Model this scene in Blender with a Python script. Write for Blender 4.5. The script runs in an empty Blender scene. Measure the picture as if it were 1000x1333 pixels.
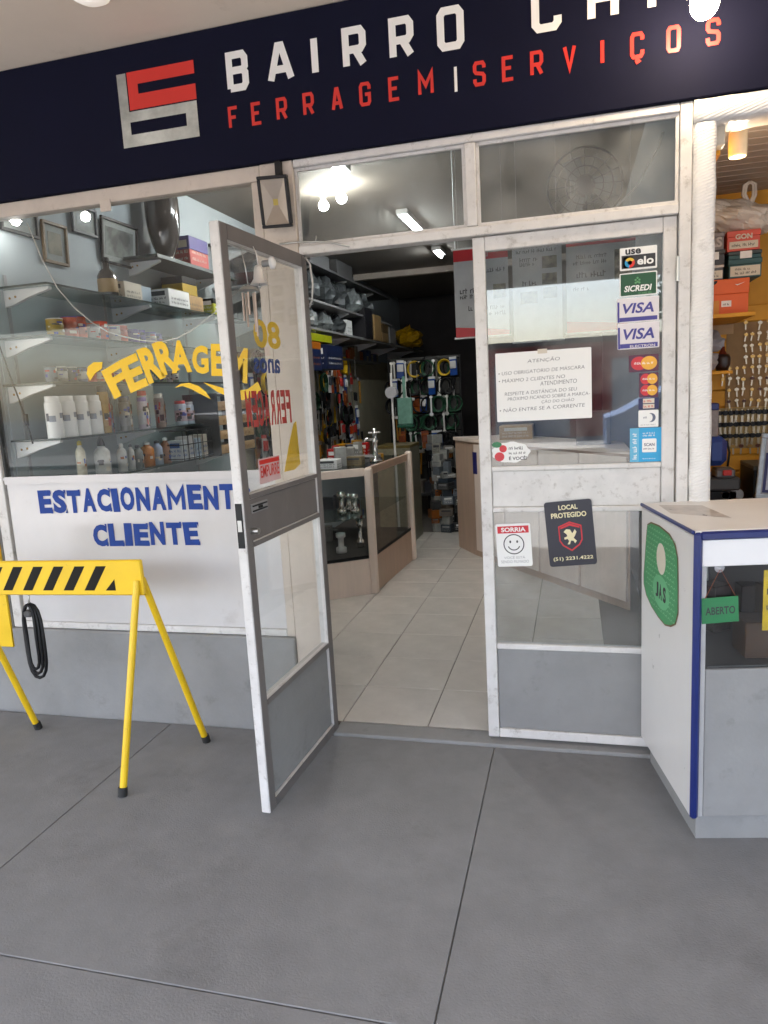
import bpy, math, random
from mathutils import Vector, Matrix
R = math.radians
random.seed(7)
S = bpy.context.scene
COL = S.collection

# ------------------------------------------------------------------ camera, world, sun, exposure
cd = bpy.data.cameras.new('camera'); cam = bpy.data.objects.new('camera', cd); COL.objects.link(cam)
yaw, pit, rol = R(15.1324), R(-9.3672), R(-3.2079)
fw = Vector((-math.sin(yaw)*math.cos(pit), math.cos(yaw)*math.cos(pit), math.sin(pit)))
r0 = Vector((math.cos(yaw), math.sin(yaw), 0)); u0 = r0.cross(fw)
rt = r0*math.cos(rol)+u0*math.sin(rol); up = u0*math.cos(rol)-r0*math.sin(rol)
m3 = Matrix((rt, up, -fw)).transposed()
cam.matrix_world = Matrix.Translation((0, -3.0, 1.55)) @ m3.to_4x4()
cd.sensor_fit = 'HORIZONTAL'; cd.sensor_width = 36; cd.lens = 36*930/1000
cd.clip_start = .05; cd.clip_end = 500
S.camera = cam

w = bpy.data.worlds.new('World'); S.world = w; w.use_nodes = True
nt = w.node_tree; bg = nt.nodes['Background']
sky = nt.nodes.new('ShaderNodeTexSky'); sky.sky_type = 'NISHITA'; sky.sun_disc = False
sky.sun_elevation = R(54); sky.sun_rotation = R(205); sky.air_density = 1.0; sky.dust_density = 3.0
nt.links.new(sky.outputs[0], bg.inputs[0]); bg.inputs[1].default_value = .13
sl = bpy.data.lights.new('sun', 'SUN'); sl.energy = 4.0; sl.angle = R(.53); sl.color = (1, .97, .94)
sun = bpy.data.objects.new('sun', sl); COL.objects.link(sun)
az = R(205); el = R(54)         # sun stands over the street, high enough for the canopy to shade the front
sd = Vector((math.sin(az)*math.cos(el), math.cos(az)*math.cos(el), math.sin(el)))
sun.rotation_euler = sd.to_track_quat('Z', 'Y').to_euler(); sun.location = (0, 0, 30)
S.view_settings.view_transform = 'Standard'; S.view_settings.look = 'None'
S.view_settings.gamma = 1; S.view_settings.use_curve_mapping = False
S.view_settings.exposure = 3.2
S.render.engine = 'CYCLES'
cy = S.cycles
cy.use_denoising = True; cy.max_bounces = 10; cy.diffuse_bounces = 5; cy.glossy_bounces = 4
cy.transparent_max_bounces = 24; cy.transmission_bounces = 6; cy.caustics_reflective = False; cy.caustics_refractive = False
cy.sample_clamp_indirect = 6

# ------------------------------------------------------------------ materials
MATS = {}
def mat(name, col, rough=.55, metal=0, var=.12, scale=6, bump=0, bscale=80, spec=.5, dirt=None, emit=None, stretch=None):
    if name in MATS: return MATS[name]
    m = bpy.data.materials.new(name); m.use_nodes = True; MATS[name] = m
    n = m.node_tree; b = n.nodes['Principled BSDF']
    c = (*col, 1)
    b.inputs['Base Color'].default_value = c
    b.inputs['Roughness'].default_value = rough; b.inputs['Metallic'].default_value = metal
    b.inputs['Specular IOR Level'].default_value = spec
    if emit:
        b.inputs['Emission Color'].default_value = (*emit[0], 1); b.inputs['Emission Strength'].default_value = emit[1]
    if var or bump or dirt:
        tc = n.nodes.new('ShaderNodeTexCoord'); co = tc.outputs['Object']
        if stretch:
            mp = n.nodes.new('ShaderNodeMapping'); mp.inputs['Scale'].default_value = stretch
            n.links.new(co, mp.inputs[0]); co = mp.outputs[0]
    if var:
        nz = n.nodes.new('ShaderNodeTexNoise'); nz.inputs['Scale'].default_value = scale
        nz.inputs['Detail'].default_value = 7; nz.inputs['Roughness'].default_value = .65
        n.links.new(co, nz.inputs['Vector'])
        mr = n.nodes.new('ShaderNodeMapRange'); mr.inputs[1].default_value = .3; mr.inputs[2].default_value = .7
        n.links.new(nz.outputs[0], mr.inputs[0])
        mx = n.nodes.new('ShaderNodeMix'); mx.data_type = 'RGBA'
        mx.inputs[6].default_value = (*[x*(1-var) for x in col], 1); mx.inputs[7].default_value = (*[min(1, x*(1+var)) for x in col], 1)
        n.links.new(mr.outputs[0], mx.inputs[0]); out = mx.outputs[2]
        if dirt:
            dz = n.nodes.new('ShaderNodeTexNoise'); dz.inputs['Scale'].default_value = dirt[1]; dz.inputs['Detail'].default_value = 9
            dz.inputs['Roughness'].default_value = .75
            n.links.new(co, dz.inputs['Vector'])
            dr = n.nodes.new('ShaderNodeMapRange'); dr.inputs[1].default_value = dirt[2]; dr.inputs[2].default_value = dirt[2]+.14
            dr.inputs[4].default_value = dirt[3]
            n.links.new(dz.outputs[0], dr.inputs[0])
            m2 = n.nodes.new('ShaderNodeMix'); m2.data_type = 'RGBA'; m2.inputs[7].default_value = (*dirt[0], 1)
            n.links.new(out, m2.inputs[6]); n.links.new(dr.outputs[0], m2.inputs[0]); out = m2.outputs[2]
        n.links.new(out, b.inputs['Base Color'])
        rr = n.nodes.new('ShaderNodeMapRange'); rr.inputs[3].default_value = max(.02, rough-.1); rr.inputs[4].default_value = min(1, rough+.12)
        n.links.new(nz.outputs[0], rr.inputs[0]); n.links.new(rr.outputs[0], b.inputs['Roughness'])
    if bump:
        bz = n.nodes.new('ShaderNodeTexNoise'); bz.inputs['Scale'].default_value = bscale; bz.inputs['Detail'].default_value = 5
        n.links.new(co, bz.inputs['Vector'])
        bp = n.nodes.new('ShaderNodeBump'); bp.inputs['Strength'].default_value = bump; bp.inputs['Distance'].default_value = .004
        n.links.new(bz.outputs[0], bp.inputs['Height']); n.links.new(bp.outputs[0], b.inputs['Normal'])
    return m

def glass(name, tint=(.96, .97, .965), haze=.016, ior=1.42):
    m = bpy.data.materials.new(name); m.use_nodes = True; n = m.node_tree; n.nodes.clear()
    o = n.nodes.new('ShaderNodeOutputMaterial'); t = n.nodes.new('ShaderNodeBsdfTransparent'); g = n.nodes.new('ShaderNodeBsdfGlossy')
    d = n.nodes.new('ShaderNodeBsdfDiffuse'); f = n.nodes.new('ShaderNodeFresnel')
    t.inputs[0].default_value = (*tint, 1); g.inputs['Roughness'].default_value = .008; f.inputs[0].default_value = ior
    d.inputs[0].default_value = (.7, .7, .68, 1)
    a = n.nodes.new('ShaderNodeMixShader'); b = n.nodes.new('ShaderNodeMixShader')
    tc = n.nodes.new('ShaderNodeTexCoord'); z = n.nodes.new('ShaderNodeTexNoise'); z.inputs['Scale'].default_value = 5; z.inputs['Detail'].default_value = 8
    mr = n.nodes.new('ShaderNodeMapRange'); mr.inputs[1].default_value = .35; mr.inputs[2].default_value = .75; mr.inputs[4].default_value = haze*2
    n.links.new(tc.outputs['Object'], z.inputs['Vector']); n.links.new(z.outputs[0], mr.inputs[0])
    n.links.new(mr.outputs[0], a.inputs[0]); n.links.new(t.outputs[0], a.inputs[1]); n.links.new(d.outputs[0], a.inputs[2])
    ge = n.nodes.new('ShaderNodeNewGeometry'); io = n.nodes.new('ShaderNodeMapRange'); io.inputs[3].default_value = ior; io.inputs[4].default_value = 1/ior
    n.links.new(ge.outputs['Backfacing'], io.inputs[0]); n.links.new(io.outputs[0], f.inputs[0])
    n.links.new(f.outputs[0], b.inputs[0]); n.links.new(a.outputs[0], b.inputs[1]); n.links.new(g.outputs[0], b.inputs[2])
    n.links.new(b.outputs[0], o.inputs[0]); return m

def tint_card(name, a, b_, scale, lac=.5):   # printed picture: two colours in blotches
    m = mat(name, a, .5, var=0); n = m.node_tree; b = n.nodes['Principled BSDF']
    tc = n.nodes.new('ShaderNodeTexCoord'); z = n.nodes.new('ShaderNodeTexNoise'); z.inputs['Scale'].default_value = scale; z.inputs['Detail'].default_value = 6
    r = n.nodes.new('ShaderNodeValToRGB'); r.color_ramp.elements[0].position = .4; r.color_ramp.elements[1].position = .6
    r.color_ramp.elements[0].color = (*a, 1); r.color_ramp.elements[1].color = (*b_, 1)
    n.links.new(tc.outputs['Object'], z.inputs['Vector']); n.links.new(z.outputs[0], r.inputs[0]); n.links.new(r.outputs[0], b.inputs['Base Color'])
    return m

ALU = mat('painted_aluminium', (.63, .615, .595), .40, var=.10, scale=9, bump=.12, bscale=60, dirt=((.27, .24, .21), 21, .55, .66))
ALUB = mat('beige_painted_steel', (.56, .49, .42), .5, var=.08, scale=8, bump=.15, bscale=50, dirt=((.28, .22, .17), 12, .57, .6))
ALUG = mat('dull_shaded_aluminium', (.17, .155, .15), .45, metal=.15, var=.14, scale=7, dirt=((.3, .28, .26), 12, .62, .4), stretch=(1, 1, .4))  # dull aluminium, with the shade of the leaf's inner face put into its grey
NAVY = mat('navy_sign_face', (.0065, .007, .0195), .75, var=.12, scale=2, spec=.1)
WHITE_PRINT = mat('white_print', (.82, .8, .76), .5, var=.02)
RED_PRINT = mat('red_print', (.62, .03, .02), .45, var=.04)
def silver_mat():
    m = mat('silver_print', (.46, .47, .43), .3, metal=.35, var=.55, scale=3.2, stretch=(1, 1, 1.2)); return m
SILVER = silver_mat()
SOFFIT = mat('soffit_paint', (.80, .68, .56), .75, var=.05, scale=1.2, bump=.1, bscale=30, dirt=((.50, .38, .28), 1.6, .6, .6))
PAVE = mat('pavement_concrete', (.192, .192, .192), .85, var=.11, scale=7, bump=.35, bscale=140, dirt=((.11, .108, .104), 2.3, .55, .45))
PLINTH = mat('grey_cement_render', (.25, .25, .247), .85, var=.1, scale=4, bump=.4, bscale=70, dirt=((.14, .135, .13), 5, .56, .5))
ASPH = mat('asphalt', (.055, .055, .057), .9, var=.2, scale=3, bump=.3, bscale=200)
WALLB = mat('pale_blue_wall', (.38, .43, .45), .7, var=.06, scale=3, dirt=((.3, .32, .32), 3, .6, .4))
WALLG = mat('grey_inner_wall', (.2, .2, .2), .8, var=.1, scale=2)
CEILI = mat('shop_ceiling_paint', (.25, .22, .19), .75, var=.08, scale=2)
DARKW = mat('dark_back_wall', (.06, .055, .055), .8, var=.2, scale=3)
YELW = mat('ochre_wall', (.66, .31, .018), .6, var=.08, scale=4, dirt=((.3, .15, .03), 6, .6, .5))
TILE = mat('floor_tile', (.62, .585, .53), .16, var=.1, scale=4, dirt=((.25, .21, .16), 6, .62, .35))
GROUT = mat('tile_grout', (.14, .12, .1), .9)
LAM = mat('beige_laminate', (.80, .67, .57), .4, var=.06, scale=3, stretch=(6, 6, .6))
LAMD = mat('brown_shade_laminate', (.48, .34, .25), .4, var=.1, scale=3, stretch=(6, 6, .6))
BLACK = mat('black_plastic', (.009, .009, .01), .45, spec=.3)
DGREY = mat('dark_grey_plastic', (.06, .06, .062), .45)
GREYM = mat('grey_plastic', (.25, .25, .25), .5)
STEEL = mat('bare_steel', (.5, .5, .48), .3, metal=.9, var=.1)
CHROME = mat('chrome', (.75, .75, .74), .12, metal=1, var=.05)
BRASS = mat('brass', (.46, .28, .09), .3, metal=.9, var=.15)
WHITEP = mat('white_plastic', (.74, .74, .73), .35, var=.03)
CREAM = mat('cream_paper', (.62, .57, .47), .7, var=.06)
PAPER = mat('white_paper', (.80, .80, .78), .7, var=.02)
INK = mat('pale_ink', (.33, .33, .34), .7, var=0)
INKD = mat('dark_ink', (.03, .03, .035), .6, var=0)
YEL = mat('yellow_paint', (.80, .52, .01), .42, var=.07, scale=5, dirt=((.25, .13, .03), 22, .62, .7))
YELG = mat('yellow_glass_paint', (.88, .55, .012), .55, var=.05)
BLUEP = mat('blue_glass_paint', (.006, .042, .25), .75, var=.12, scale=30)
PANELW = mat('painted_glass_panel', (.60, .585, .58), .16, var=.05, scale=2.5, spec=.6, dirt=((.34, .31, .29), 3.5, .6, .35))
REDP = mat('red_plastic', (.50, .03, .025), .4)
ORANGE = mat('orange_card', (.72, .13, .03), .55, var=.05)
GREEN = mat('green_plastic', (.02, .17, .06), .4)
TEAL = mat('teal_card', (.03, .09, .1), .6)
BLUE = mat('blue_plastic', (.03, .07, .30), .4)
NAVYB = mat('navy_plastic', (.012, .018, .06), .45)
TRIMB = mat('blue_edge_trim', (.008, .018, .12), .35, var=.08)
WOODT = mat('tan_card', (.42, .27, .13), .6, var=.15, scale=12)
BROWNG = mat('smoked_brown_glass', (.055, .048, .043), .08, var=.1, spec=.8)
BAG = mat('plastic_bag_film', (.46, .46, .46), .35, var=.15, scale=14, bump=.5, bscale=30)
BAGW = mat('beige_plastic_bag', (.62, .57, .50), .35, var=.08, scale=9, bump=.5, bscale=26)
RUBBER = mat('rubber', (.02, .02, .02), .7)
ROPE = mat('pale_cord', (.55, .53, .5), .8)
CLEAR = glass('clear_glass')
CLEAR2 = glass('shelf_glass', (.72, .80, .78), .03)
DOORG = glass('door_glass', (.88, .91, .92), .07, 1.68)
TRANSG = glass('hazy_transom_glass', (.86, .90, .90), .09, 1.62)  # dust haze thickened to stand in for the reflected glow on the transoms
CLEARD = glass('dusty_glass', (.97, .98, .975), .010, 1.27)
def lampmat(name, col, st): return mat(name, (.9, .9, .9), .5, var=0, emit=(col, st))
WARM = lampmat('lit_warm_lamp', (1, .80, .55), 20)
TUBE = lampmat('lit_tube', (.9, .97, 1), 10); TUBEN = lampmat('lit_tube_near', (.92, .97, 1), 34)
BULB = lampmat('lit_bulb', (1, .95, .88), 34)
LANT = mat('lantern_shade', (.75, .62, .42), .6, var=.08, emit=((1, .74, .42), .02))

# ------------------------------------------------------------------ mesh builder
W = {}
class MB:
    def __init__(s): s.v = []; s.f = []; s.m = []; s.s = []
    def add(s, vs, fs, mi=0, smooth=False, M=None):
        o = len(s.v)
        for p in vs: s.v.append(tuple(M @ Vector(p)) if M else tuple(p))
        for f in fs: s.f.append([i+o for i in f]); s.m.append(mi); s.s.append(smooth)
        return s
    def box(s, a, b, mi=0, bev=0, M=None):
        a, b = [min(x, y) for x, y in zip(a, b)], [max(x, y) for x, y in zip(a, b)]
        if not bev:
            vs = [(x, y, z) for x in (a[0], b[0]) for y in (a[1], b[1]) for z in (a[2], b[2])]
            return s.add(vs, [(0, 1, 3, 2), (4, 6, 7, 5), (0, 4, 5, 1), (2, 3, 7, 6), (0, 2, 6, 4), (1, 5, 7, 3)], mi, False, M)
        bev = min(bev, *[(q-p)*.45 for p, q in zip(a, b)])
        vs = []; ix = {}
        for i in (0, 1):
            for j in (0, 1):
                for k in (0, 1):
                    c = [(a, b)[t][n] for n, t in enumerate((i, j, k))]; sg = [1 if t == 0 else -1 for t in (i, j, k)]
                    for ax in range(3):
                        p = list(c)
                        for q in range(3):
                            if q != ax: p[q] += sg[q]*bev
                        ix[(i, j, k, ax)] = len(vs); vs.append(p)
        fs = []
        for ax in range(3):
            o = [q for q in range(3) if q != ax]
            for t in (0, 1):
                f = []
                for (p, q) in ((0, 0), (1, 0), (1, 1), (0, 1)):
                    key = [0, 0, 0]; key[ax] = t; key[o[0]] = p; key[o[1]] = q; f.append(ix[(*key, ax)])
                fs.append(f)
            for p in (0, 1):
                for q in (0, 1):
                    k0 = [0, 0, 0]; k0[o[0]] = p; k0[o[1]] = q; k1 = list(k0); k1[ax] = 1
                    fs.append([ix[(*k0, o[0])], ix[(*k0, o[1])], ix[(*k1, o[1])], ix[(*k1, o[0])]])
        for i in (0, 1):
            for j in (0, 1):
                for k in (0, 1): fs.append([ix[(i, j, k, 0)], ix[(i, j, k, 1)], ix[(i, j, k, 2)]])
        return s.add(vs, fs, mi, False, M)
    def cyl(s, p0, p1, r0, r1=None, n=14, mi=0, caps=True, M=None):
        r1 = r0 if r1 is None else r1
        p0 = Vector(p0); p1 = Vector(p1); d = (p1-p0).normalized(); a = d.orthogonal().normalized(); b = d.cross(a)
        vs = []
        for p, r in ((p0, r0), (p1, r1)):
            for i in range(n):
                t = 2*math.pi*i/n; vs.append(p+a*math.cos(t)*r+b*math.sin(t)*r)
        s.add(vs, [(i, (i+1) % n, n+(i+1) % n, n+i) for i in range(n)], mi, True, M)
        if caps:
            s.add(vs[:n], [tuple(reversed(range(n)))], mi, False, M); s.add(vs[n:], [tuple(range(n))], mi, False, M)
        return s
    def lathe(s, c, prof, n=16, mi=0, M=None):
        vs = []; fs = []
        for r, z in prof:
            for i in range(n):
                t = 2*math.pi*i/n; vs.append((c[0]+r*math.cos(t), c[1]+r*math.sin(t), c[2]+z))
        for j in range(len(prof)-1):
            for i in range(n): fs.append((j*n+i, j*n+(i+1) % n, (j+1)*n+(i+1) % n, (j+1)*n+i))
        s.add(vs, fs, mi, True, M)
        return s
    def tube(s, pts, r, n=6, mi=0, M=None):
        pts = [Vector(p) for p in pts]; vs = []; fs = []; a = None
        for k, p in enumerate(pts):
            d = (pts[min(k+1, len(pts)-1)]-pts[max(k-1, 0)]).normalized()
            a = d.orthogonal().normalized() if a is None else (a-d*a.dot(d)).normalized()
            b = d.cross(a)
            for i in range(n):
                t = 2*math.pi*i/n; vs.append(p+a*math.cos(t)*r+b*math.sin(t)*r)
        for k in range(len(pts)-1):
            for i in range(n): fs.append((k*n+i, k*n+(i+1) % n, (k+1)*n+(i+1) % n, (k+1)*n+i))
        fs += [tuple(reversed(range(n))), tuple(range((len(pts)-1)*n, len(pts)*n))]
        s.add(vs, fs, mi, True, M); return s
    def prism(s, poly, z0, z1, mi=0, M=None):            # poly in local xy, extruded along local z
        n = len(poly); ar = sum(poly[i][0]*poly[(i+1) % n][1]-poly[(i+1) % n][0]*poly[i][1] for i in range(n))
        if ar < 0: poly = poly[::-1]
        vs = [(x, y, z0) for x, y in poly]+[(x, y, z1) for x, y in poly]
        fs = [tuple(reversed(range(n))), tuple(range(n, 2*n))]+[(i, (i+1) % n, n+(i+1) % n, n+i) for i in range(n)]
        s.add(vs, fs, mi, False, M); return s
    def sphere(s, c, r, n=12, m=8, mi=0, sc=(1, 1, 1), M=None):
        prof = [(math.sin(math.pi*j/m)*r+1e-5, -math.cos(math.pi*j/m)*r) for j in range(m+1)]
        T = Matrix.Translation(c) @ Matrix.Diagonal((*sc, 1))
        s.lathe((0, 0, 0), prof, n, mi, (M @ T) if M else T); return s
    def build(s, name, mats, parent=None, label=None, cat=None, group=None, kind=None, base=True):
        if not isinstance(mats, (list, tuple)): mats = [mats]
        off = W.get(parent, Vector((0, 0, 0))) if parent else Vector((0, 0, 0))
        if not parent and base and kind is None:
            xs, ys, zs = zip(*s.v); off = Vector(((min(xs)+max(xs))/2, (min(ys)+max(ys))/2, min(zs)))
        me = bpy.data.meshes.new(name)
        me.from_pydata([(v[0]-off[0], v[1]-off[1], v[2]-off[2]) for v in s.v], [], s.f)
        for m in mats: me.materials.append(m)
        me.polygons.foreach_set('material_index', s.m); me.polygons.foreach_set('use_smooth', s.s); me.update()
        o = bpy.data.objects.new(name, me); COL.objects.link(o)
        if parent: o.parent = parent; W[o] = off
        else: o.location = off; W[o] = off
        tag(o, label, cat, group, kind); return o
def tag(o, label=None, cat=None, group=None, kind=None):
    for k, v in (('label', label), ('category', cat), ('group', group), ('kind', kind)):
        if v: o[k] = v
    return o
def thing(name, label, cat, loc=(0, 0, 0), group=None, rz=None):
    o = bpy.data.objects.new(name, None); COL.objects.link(o); o.location = loc; o.empty_display_size = .1
    W[o] = Vector(loc) if rz is None else Vector((0, 0, 0))
    if rz is not None: o.rotation_euler = (0, 0, rz)
    return tag(o, label, cat, group)
def copy_tree(o, parent=None):
    c = o.copy(); COL.objects.link(c)
    if parent: c.parent = parent
    for ch in list(o.children): copy_tree(ch, c)
    return c
def one(fn, name, mats, **k):
    b = MB(); fn(b); return b.build(name, mats, **k)
def boxp(name, m, parent, a, b, bev=.002, **k): return MB().box(a, b, 0, bev).build(name, m, parent, **k)

# frame for flat work: origin, x direction, y direction
def FR(o, x=(1, 0, 0), y=(0, 0, 1)):
    x = Vector(x).normalized(); y = Vector(y); y = (y-x*y.dot(x)).normalized(); z = x.cross(y)
    M = Matrix((x, y, z)).transposed().to_4x4(); M.translation = Vector(o); return M
TC = {}
def text_geo(body, bold=0, shear=0):
    k = (body, bold, shear)
    if k in TC: return TC[k]
    c = bpy.data.curves.new('t', 'FONT'); c.body = body; c.size = 1; c.offset = bold; c.shear = shear; c.resolution_u = 3; c.fill_mode = 'FRONT'
    o = bpy.data.objects.new('t', c); me = bpy.data.meshes.new_from_object(o)
    vs = [tuple(v.co) for v in me.vertices]; fs = [tuple(p.vertices) for p in me.polygons]
    bpy.data.objects.remove(o); bpy.data.curves.remove(c); bpy.data.meshes.remove(me)
    TC[k] = (vs, fs); return TC[k]
def text(b, body, M, x, y, h, wd=None, mi=0, bold=0, shear=0, align='l', lift=0, rot=0):
    """lower-left (or centre) of the text box at x, y in frame M; h = height of the inked box"""
    vs, fs = text_geo(body, bold, shear)
    if not vs: return
    xs = [v[0] for v in vs]; ys = [v[1] for v in vs]; x0, x1, y0, y1 = min(xs), max(xs), min(ys), max(ys)
    sy = h/(y1-y0); sx = sy if wd is None else wd/(x1-x0); ww = (x1-x0)*sx
    ox = x if align == 'l' else x-ww/2
    cr, sr = math.cos(rot), math.sin(rot)
    P = []
    for v in vs:
        px, py = (v[0]-x0)*sx, (v[1]-y0)*sy
        P.append((ox+px*cr-py*sr, y+px*sr+py*cr, lift))
    b.add(P, fs, mi, False, M)
# block stroke glyphs (x 0..1, y 0..1)
c_ = .16
G = {
 'B': [[(0, 0), (0, 1), (.85, 1), (1, .88), (1, .62), (.86, .53), (0, .53)], [(.86, .53), (1, .42), (1, .12), (.85, 0), (0, 0)]],
 'A': [[(0, 0), (.42, 1), (.58, 1), (1, 0)], [(.2, .3), (.8, .3)]],
 'I': [[(.5, 0), (.5, 1)]], '|': [[(.5, 0), (.5, 1)]],
 'R': [[(0, 0), (0, 1), (.85, 1), (1, .88), (1, .56), (.85, .45), (0, .45)], [(.55, .45), (1, 0)]],
 'O': [[(.0, .12), (0, .88), (.15, 1), (.85, 1), (1, .88), (1, .12), (.85, 0), (.15, 0), (0, .12)]],
 'C': [[(1, .72), (1, .88), (.85, 1), (.15, 1), (0, .88), (0, .12), (.15, 0), (.85, 0), (1, .12), (1, .28)]],
 'Ç': [[(1, .72), (1, .88), (.85, 1), (.15, 1), (0, .88), (0, .12), (.15, 0), (.85, 0), (1, .12), (1, .28)], [(.5, -.02), (.5, -.14), (.62, -.2), (.35, -.26)]],
 'H': [[(0, 0), (0, 1)], [(1, 0), (1, 1)], [(0, .5), (1, .5)]],
 'N': [[(0, 0), (0, 1), (1, 0), (1, 1)]],
 'F': [[(0, 0), (0, 1), (1, 1)], [(0, .52), (.8, .52)]],
 'E': [[(1, 0), (0, 0), (0, 1), (1, 1)], [(0, .52), (.8, .52)]],
 'G': [[(1, .72), (1, .88), (.85, 1), (.15, 1), (0, .88), (0, .12), (.15, 0), (.85, 0), (1, .12), (1, .48), (.5, .48)]],
 'M': [[(0, 0), (0, 1), (.5, .4), (1, 1), (1, 0)]],
 'S': [[(1, .75), (1, .88), (.85, 1), (.15, 1), (0, .88), (0, .64), (.15, .54), (.85, .47), (1, .37), (1, .12), (.85, 0), (.15, 0), (0, .12), (0, .26)]],
 'V': [[(0, 1), (.5, 0), (1, 1)]],
 'T': [[(0, 1), (1, 1)], [(.5, 0), (.5, 1)]],
 'L': [[(0, 1), (0, 0), (1, 0)]],
}
def stroke_glyph(b, ch, M, th, aspect, mi=0, lift=0):
    """M maps glyph space (x 0..1, y 0..1) to the surface; th = stroke as a share of the height, aspect = height/width"""
    for si, line in enumerate(G[ch]):
        P = [Vector((p[0]/aspect, p[1])) for p in line]; closed = (P[0]-P[-1]).length < 1e-6
        h = th/2; L = []; Rr = []; n = len(P)
        if not closed:
            if n > 1:
                # keep ends square and inside the letter box
                pass
        for i in range(n):
            if closed:
                a = P[(i-1) % (n-1)] if i else P[n-2]; c = P[(i+1) % (n-1)] if i < n-1 else P[1]
            else:
                a = P[i-1] if i else None; c = P[i+1] if i < n-1 else None
            d1 = (P[i]-a).normalized() if a is not None else None; d2 = (c-P[i]).normalized() if c is not None else None
            if d1 is None: d1 = d2
            if d2 is None: d2 = d1
            n1 = Vector((-d1.y, d1.x)); n2 = Vector((-d2.y, d2.x)); m = (n1+n2)
            if m.length < 1e-4: m = n1
            m.normalize(); k = h/max(.35, m.dot(n1)); L.append(P[i]+m*k); Rr.append(P[i]-m*k)
        for i in range(n-1):
            z = lift+si*.0009+i*.00012
            b.add([(L[i].x*aspect, L[i].y, z), (Rr[i].x*aspect, Rr[i].y, z), (Rr[i+1].x*aspect, Rr[i+1].y, z), (L[i+1].x*aspect, L[i+1].y, z)], [(0, 1, 2, 3)], mi, False, M)
def stroke_text(m, parent, M, items, h, wd, th, mi=0):
    """items: (char, x, y) with x the left of the ink box in frame M"""
    for it in items:
        ch, x, y = it[:3]; ww = it[3] if len(it) > 3 else wd
        if ch in 'I|': ww = max(ww, .001)
        t = th; ix = t*h/2
        Mx = M @ Matrix.Translation((x+ix, y+ix, 0)) @ Matrix.Diagonal((max(ww-2*ix, 1e-4), h-2*ix, 1, 1))
        b = MB(); stroke_glyph(b, ch, Mx, t*h/(h-2*ix), (h-2*ix)/max(ww-2*ix, 1e-4), mi); b.build('letter', m, parent)
def scribble(b, M, x0, x1, y, h, mi=0, lift=0, seed=0, fill=.8):
    """a line of unreadable small print"""
    rg = random.Random(seed); x = x0
    while x < x1-h*.4:
        n = rg.randint(2, 6)
        for _ in range(n):
            ww = h*rg.uniform(.35, .6)
            if x+ww > x1: break
            k = rg.random(); t = h*.17
            b.add([(x, y, lift), (x+t, y, lift), (x+t, y+h*(1 if k > .6 else .72), lift), (x, y+h*(1 if k > .6 else .72), lift)], [(0, 1, 2, 3)], mi, False, M)
            yy = y+h*rg.choice((0, .3, .58))
            b.add([(x+t, yy, lift), (x+ww*.85, yy, lift), (x+ww*.85, yy+t, lift), (x+t, yy+t, lift)], [(0, 1, 2, 3)], mi, False, M)
            x += ww
        x += h*.5
def flat(b, M, pts, mi=0, lift=0): b.add([(x, y, lift) for x, y in pts], [tuple(range(len(pts)))], mi, False, M)
def rect(x0, y0, x1, y1): return [(x0, y0), (x1, y0), (x1, y1), (x0, y1)]
def rrect(x0, y0, x1, y1, r, n=4):
    o = []
    for cx, cy_, a in ((x1-r, y0+r, -90), (x1-r, y1-r, 0), (x0+r, y1-r, 90), (x0+r, y0+r, 180)):
        for i in range(n+1):
            t = R(a+90*i/n); o.append((cx+r*math.cos(t), cy_+r*math.sin(t)))
    return o
def ell(cx, cy_, rx, ry, n=24, a0=0, a1=360):
    full = abs(a1-a0) >= 360
    return [(cx+rx*math.cos(R(a0+(a1-a0)*i/(n if full else n-1))), cy_+ry*math.sin(R(a0+(a1-a0)*i/(n if full else n-1)))) for i in range(n)]
def ring(b, M, cx, cy_, r0, r1, mi=0, lift=0, n=28, a0=0, a1=360, ey=1):
    vs = []; fs = []
    for i in range(n+1):
        t = R(a0+(a1-a0)*i/n)
        for r in (r0, r1): vs.append((cx+r*math.cos(t), cy_+r*ey*math.sin(t), lift))
    fs = [(2*i, 2*i+1, 2*i+3, 2*i+2) for i in range(n)]
    b.add(vs, fs, mi, False, M)

# ------------------------------------------------------------------ the setting
def struct(name, m, a, b, bev=0): return MB().box(a, b, 0, bev).build(name, m, kind='structure')
struct('ground', ASPH, (-150, -150, -.3), (150, 150, -.16))
struct('road', ASPH, (-60, -15, -.155), (60, -8.2, -.13))
pv = struct('pavement', PLINTH, (-14, -8, -.155), (14, -.06, -.02))
random.seed(3)
for i in range(-4, 3):
    for j in range(0, 4):
        x0 = -.35+1.6*i; y1 = -.062-1.45*j
        boxp('paving_slab', PAVE, pv, (x0, y1-1.446, -.0195), (x0+1.596, y1, -.008+random.uniform(-.0008, .0008)), .002)
boxp('paving_slab', PAVE, pv, (-14, -8, -.0195), (-6.754, -.062, -.008)); boxp('paving_slab', PAVE, pv, (4.45, -8, -.0195), (14, -.062, -.008)); boxp('paving_slab', PAVE, pv, (-6.75, -8, -.0195), (4.446, -5.866, -.008))
struct('kerb', PLINTH, (-14, -8.2, -.155), (14, -8.003, -.004), .02)
struct('far_pavement', PAVE, (-60, -19, -.155), (60, -15.003, -.01))
struct('shop_floor', GROUT, (-2.99, .06, -.1), (.45, 9, -.006))
struct('workshop_floor', PLINTH, (.496, .06, -.1), (3.4, 1.75, -.002))
struct('door_sill', PLINTH, (-1.1, -.06, -.1), (.385, .06, .006), .004)
struct('left_wall', WALLB, (-2.99, .06, 0), (-2.79, 9, 3.1))
struct('back_wall', DARKW, (-2.99, 9.003, 0), (.6, 9.2, 3.1))
struct('ceiling', CEILI, (-2.99, .06, 3.103), (3.4, 9.2, 3.25))
struct('ceiling_beam', ALUB, (-2.75, 6.3, 3.03), (.44, 6.4, 3.102))
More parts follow.
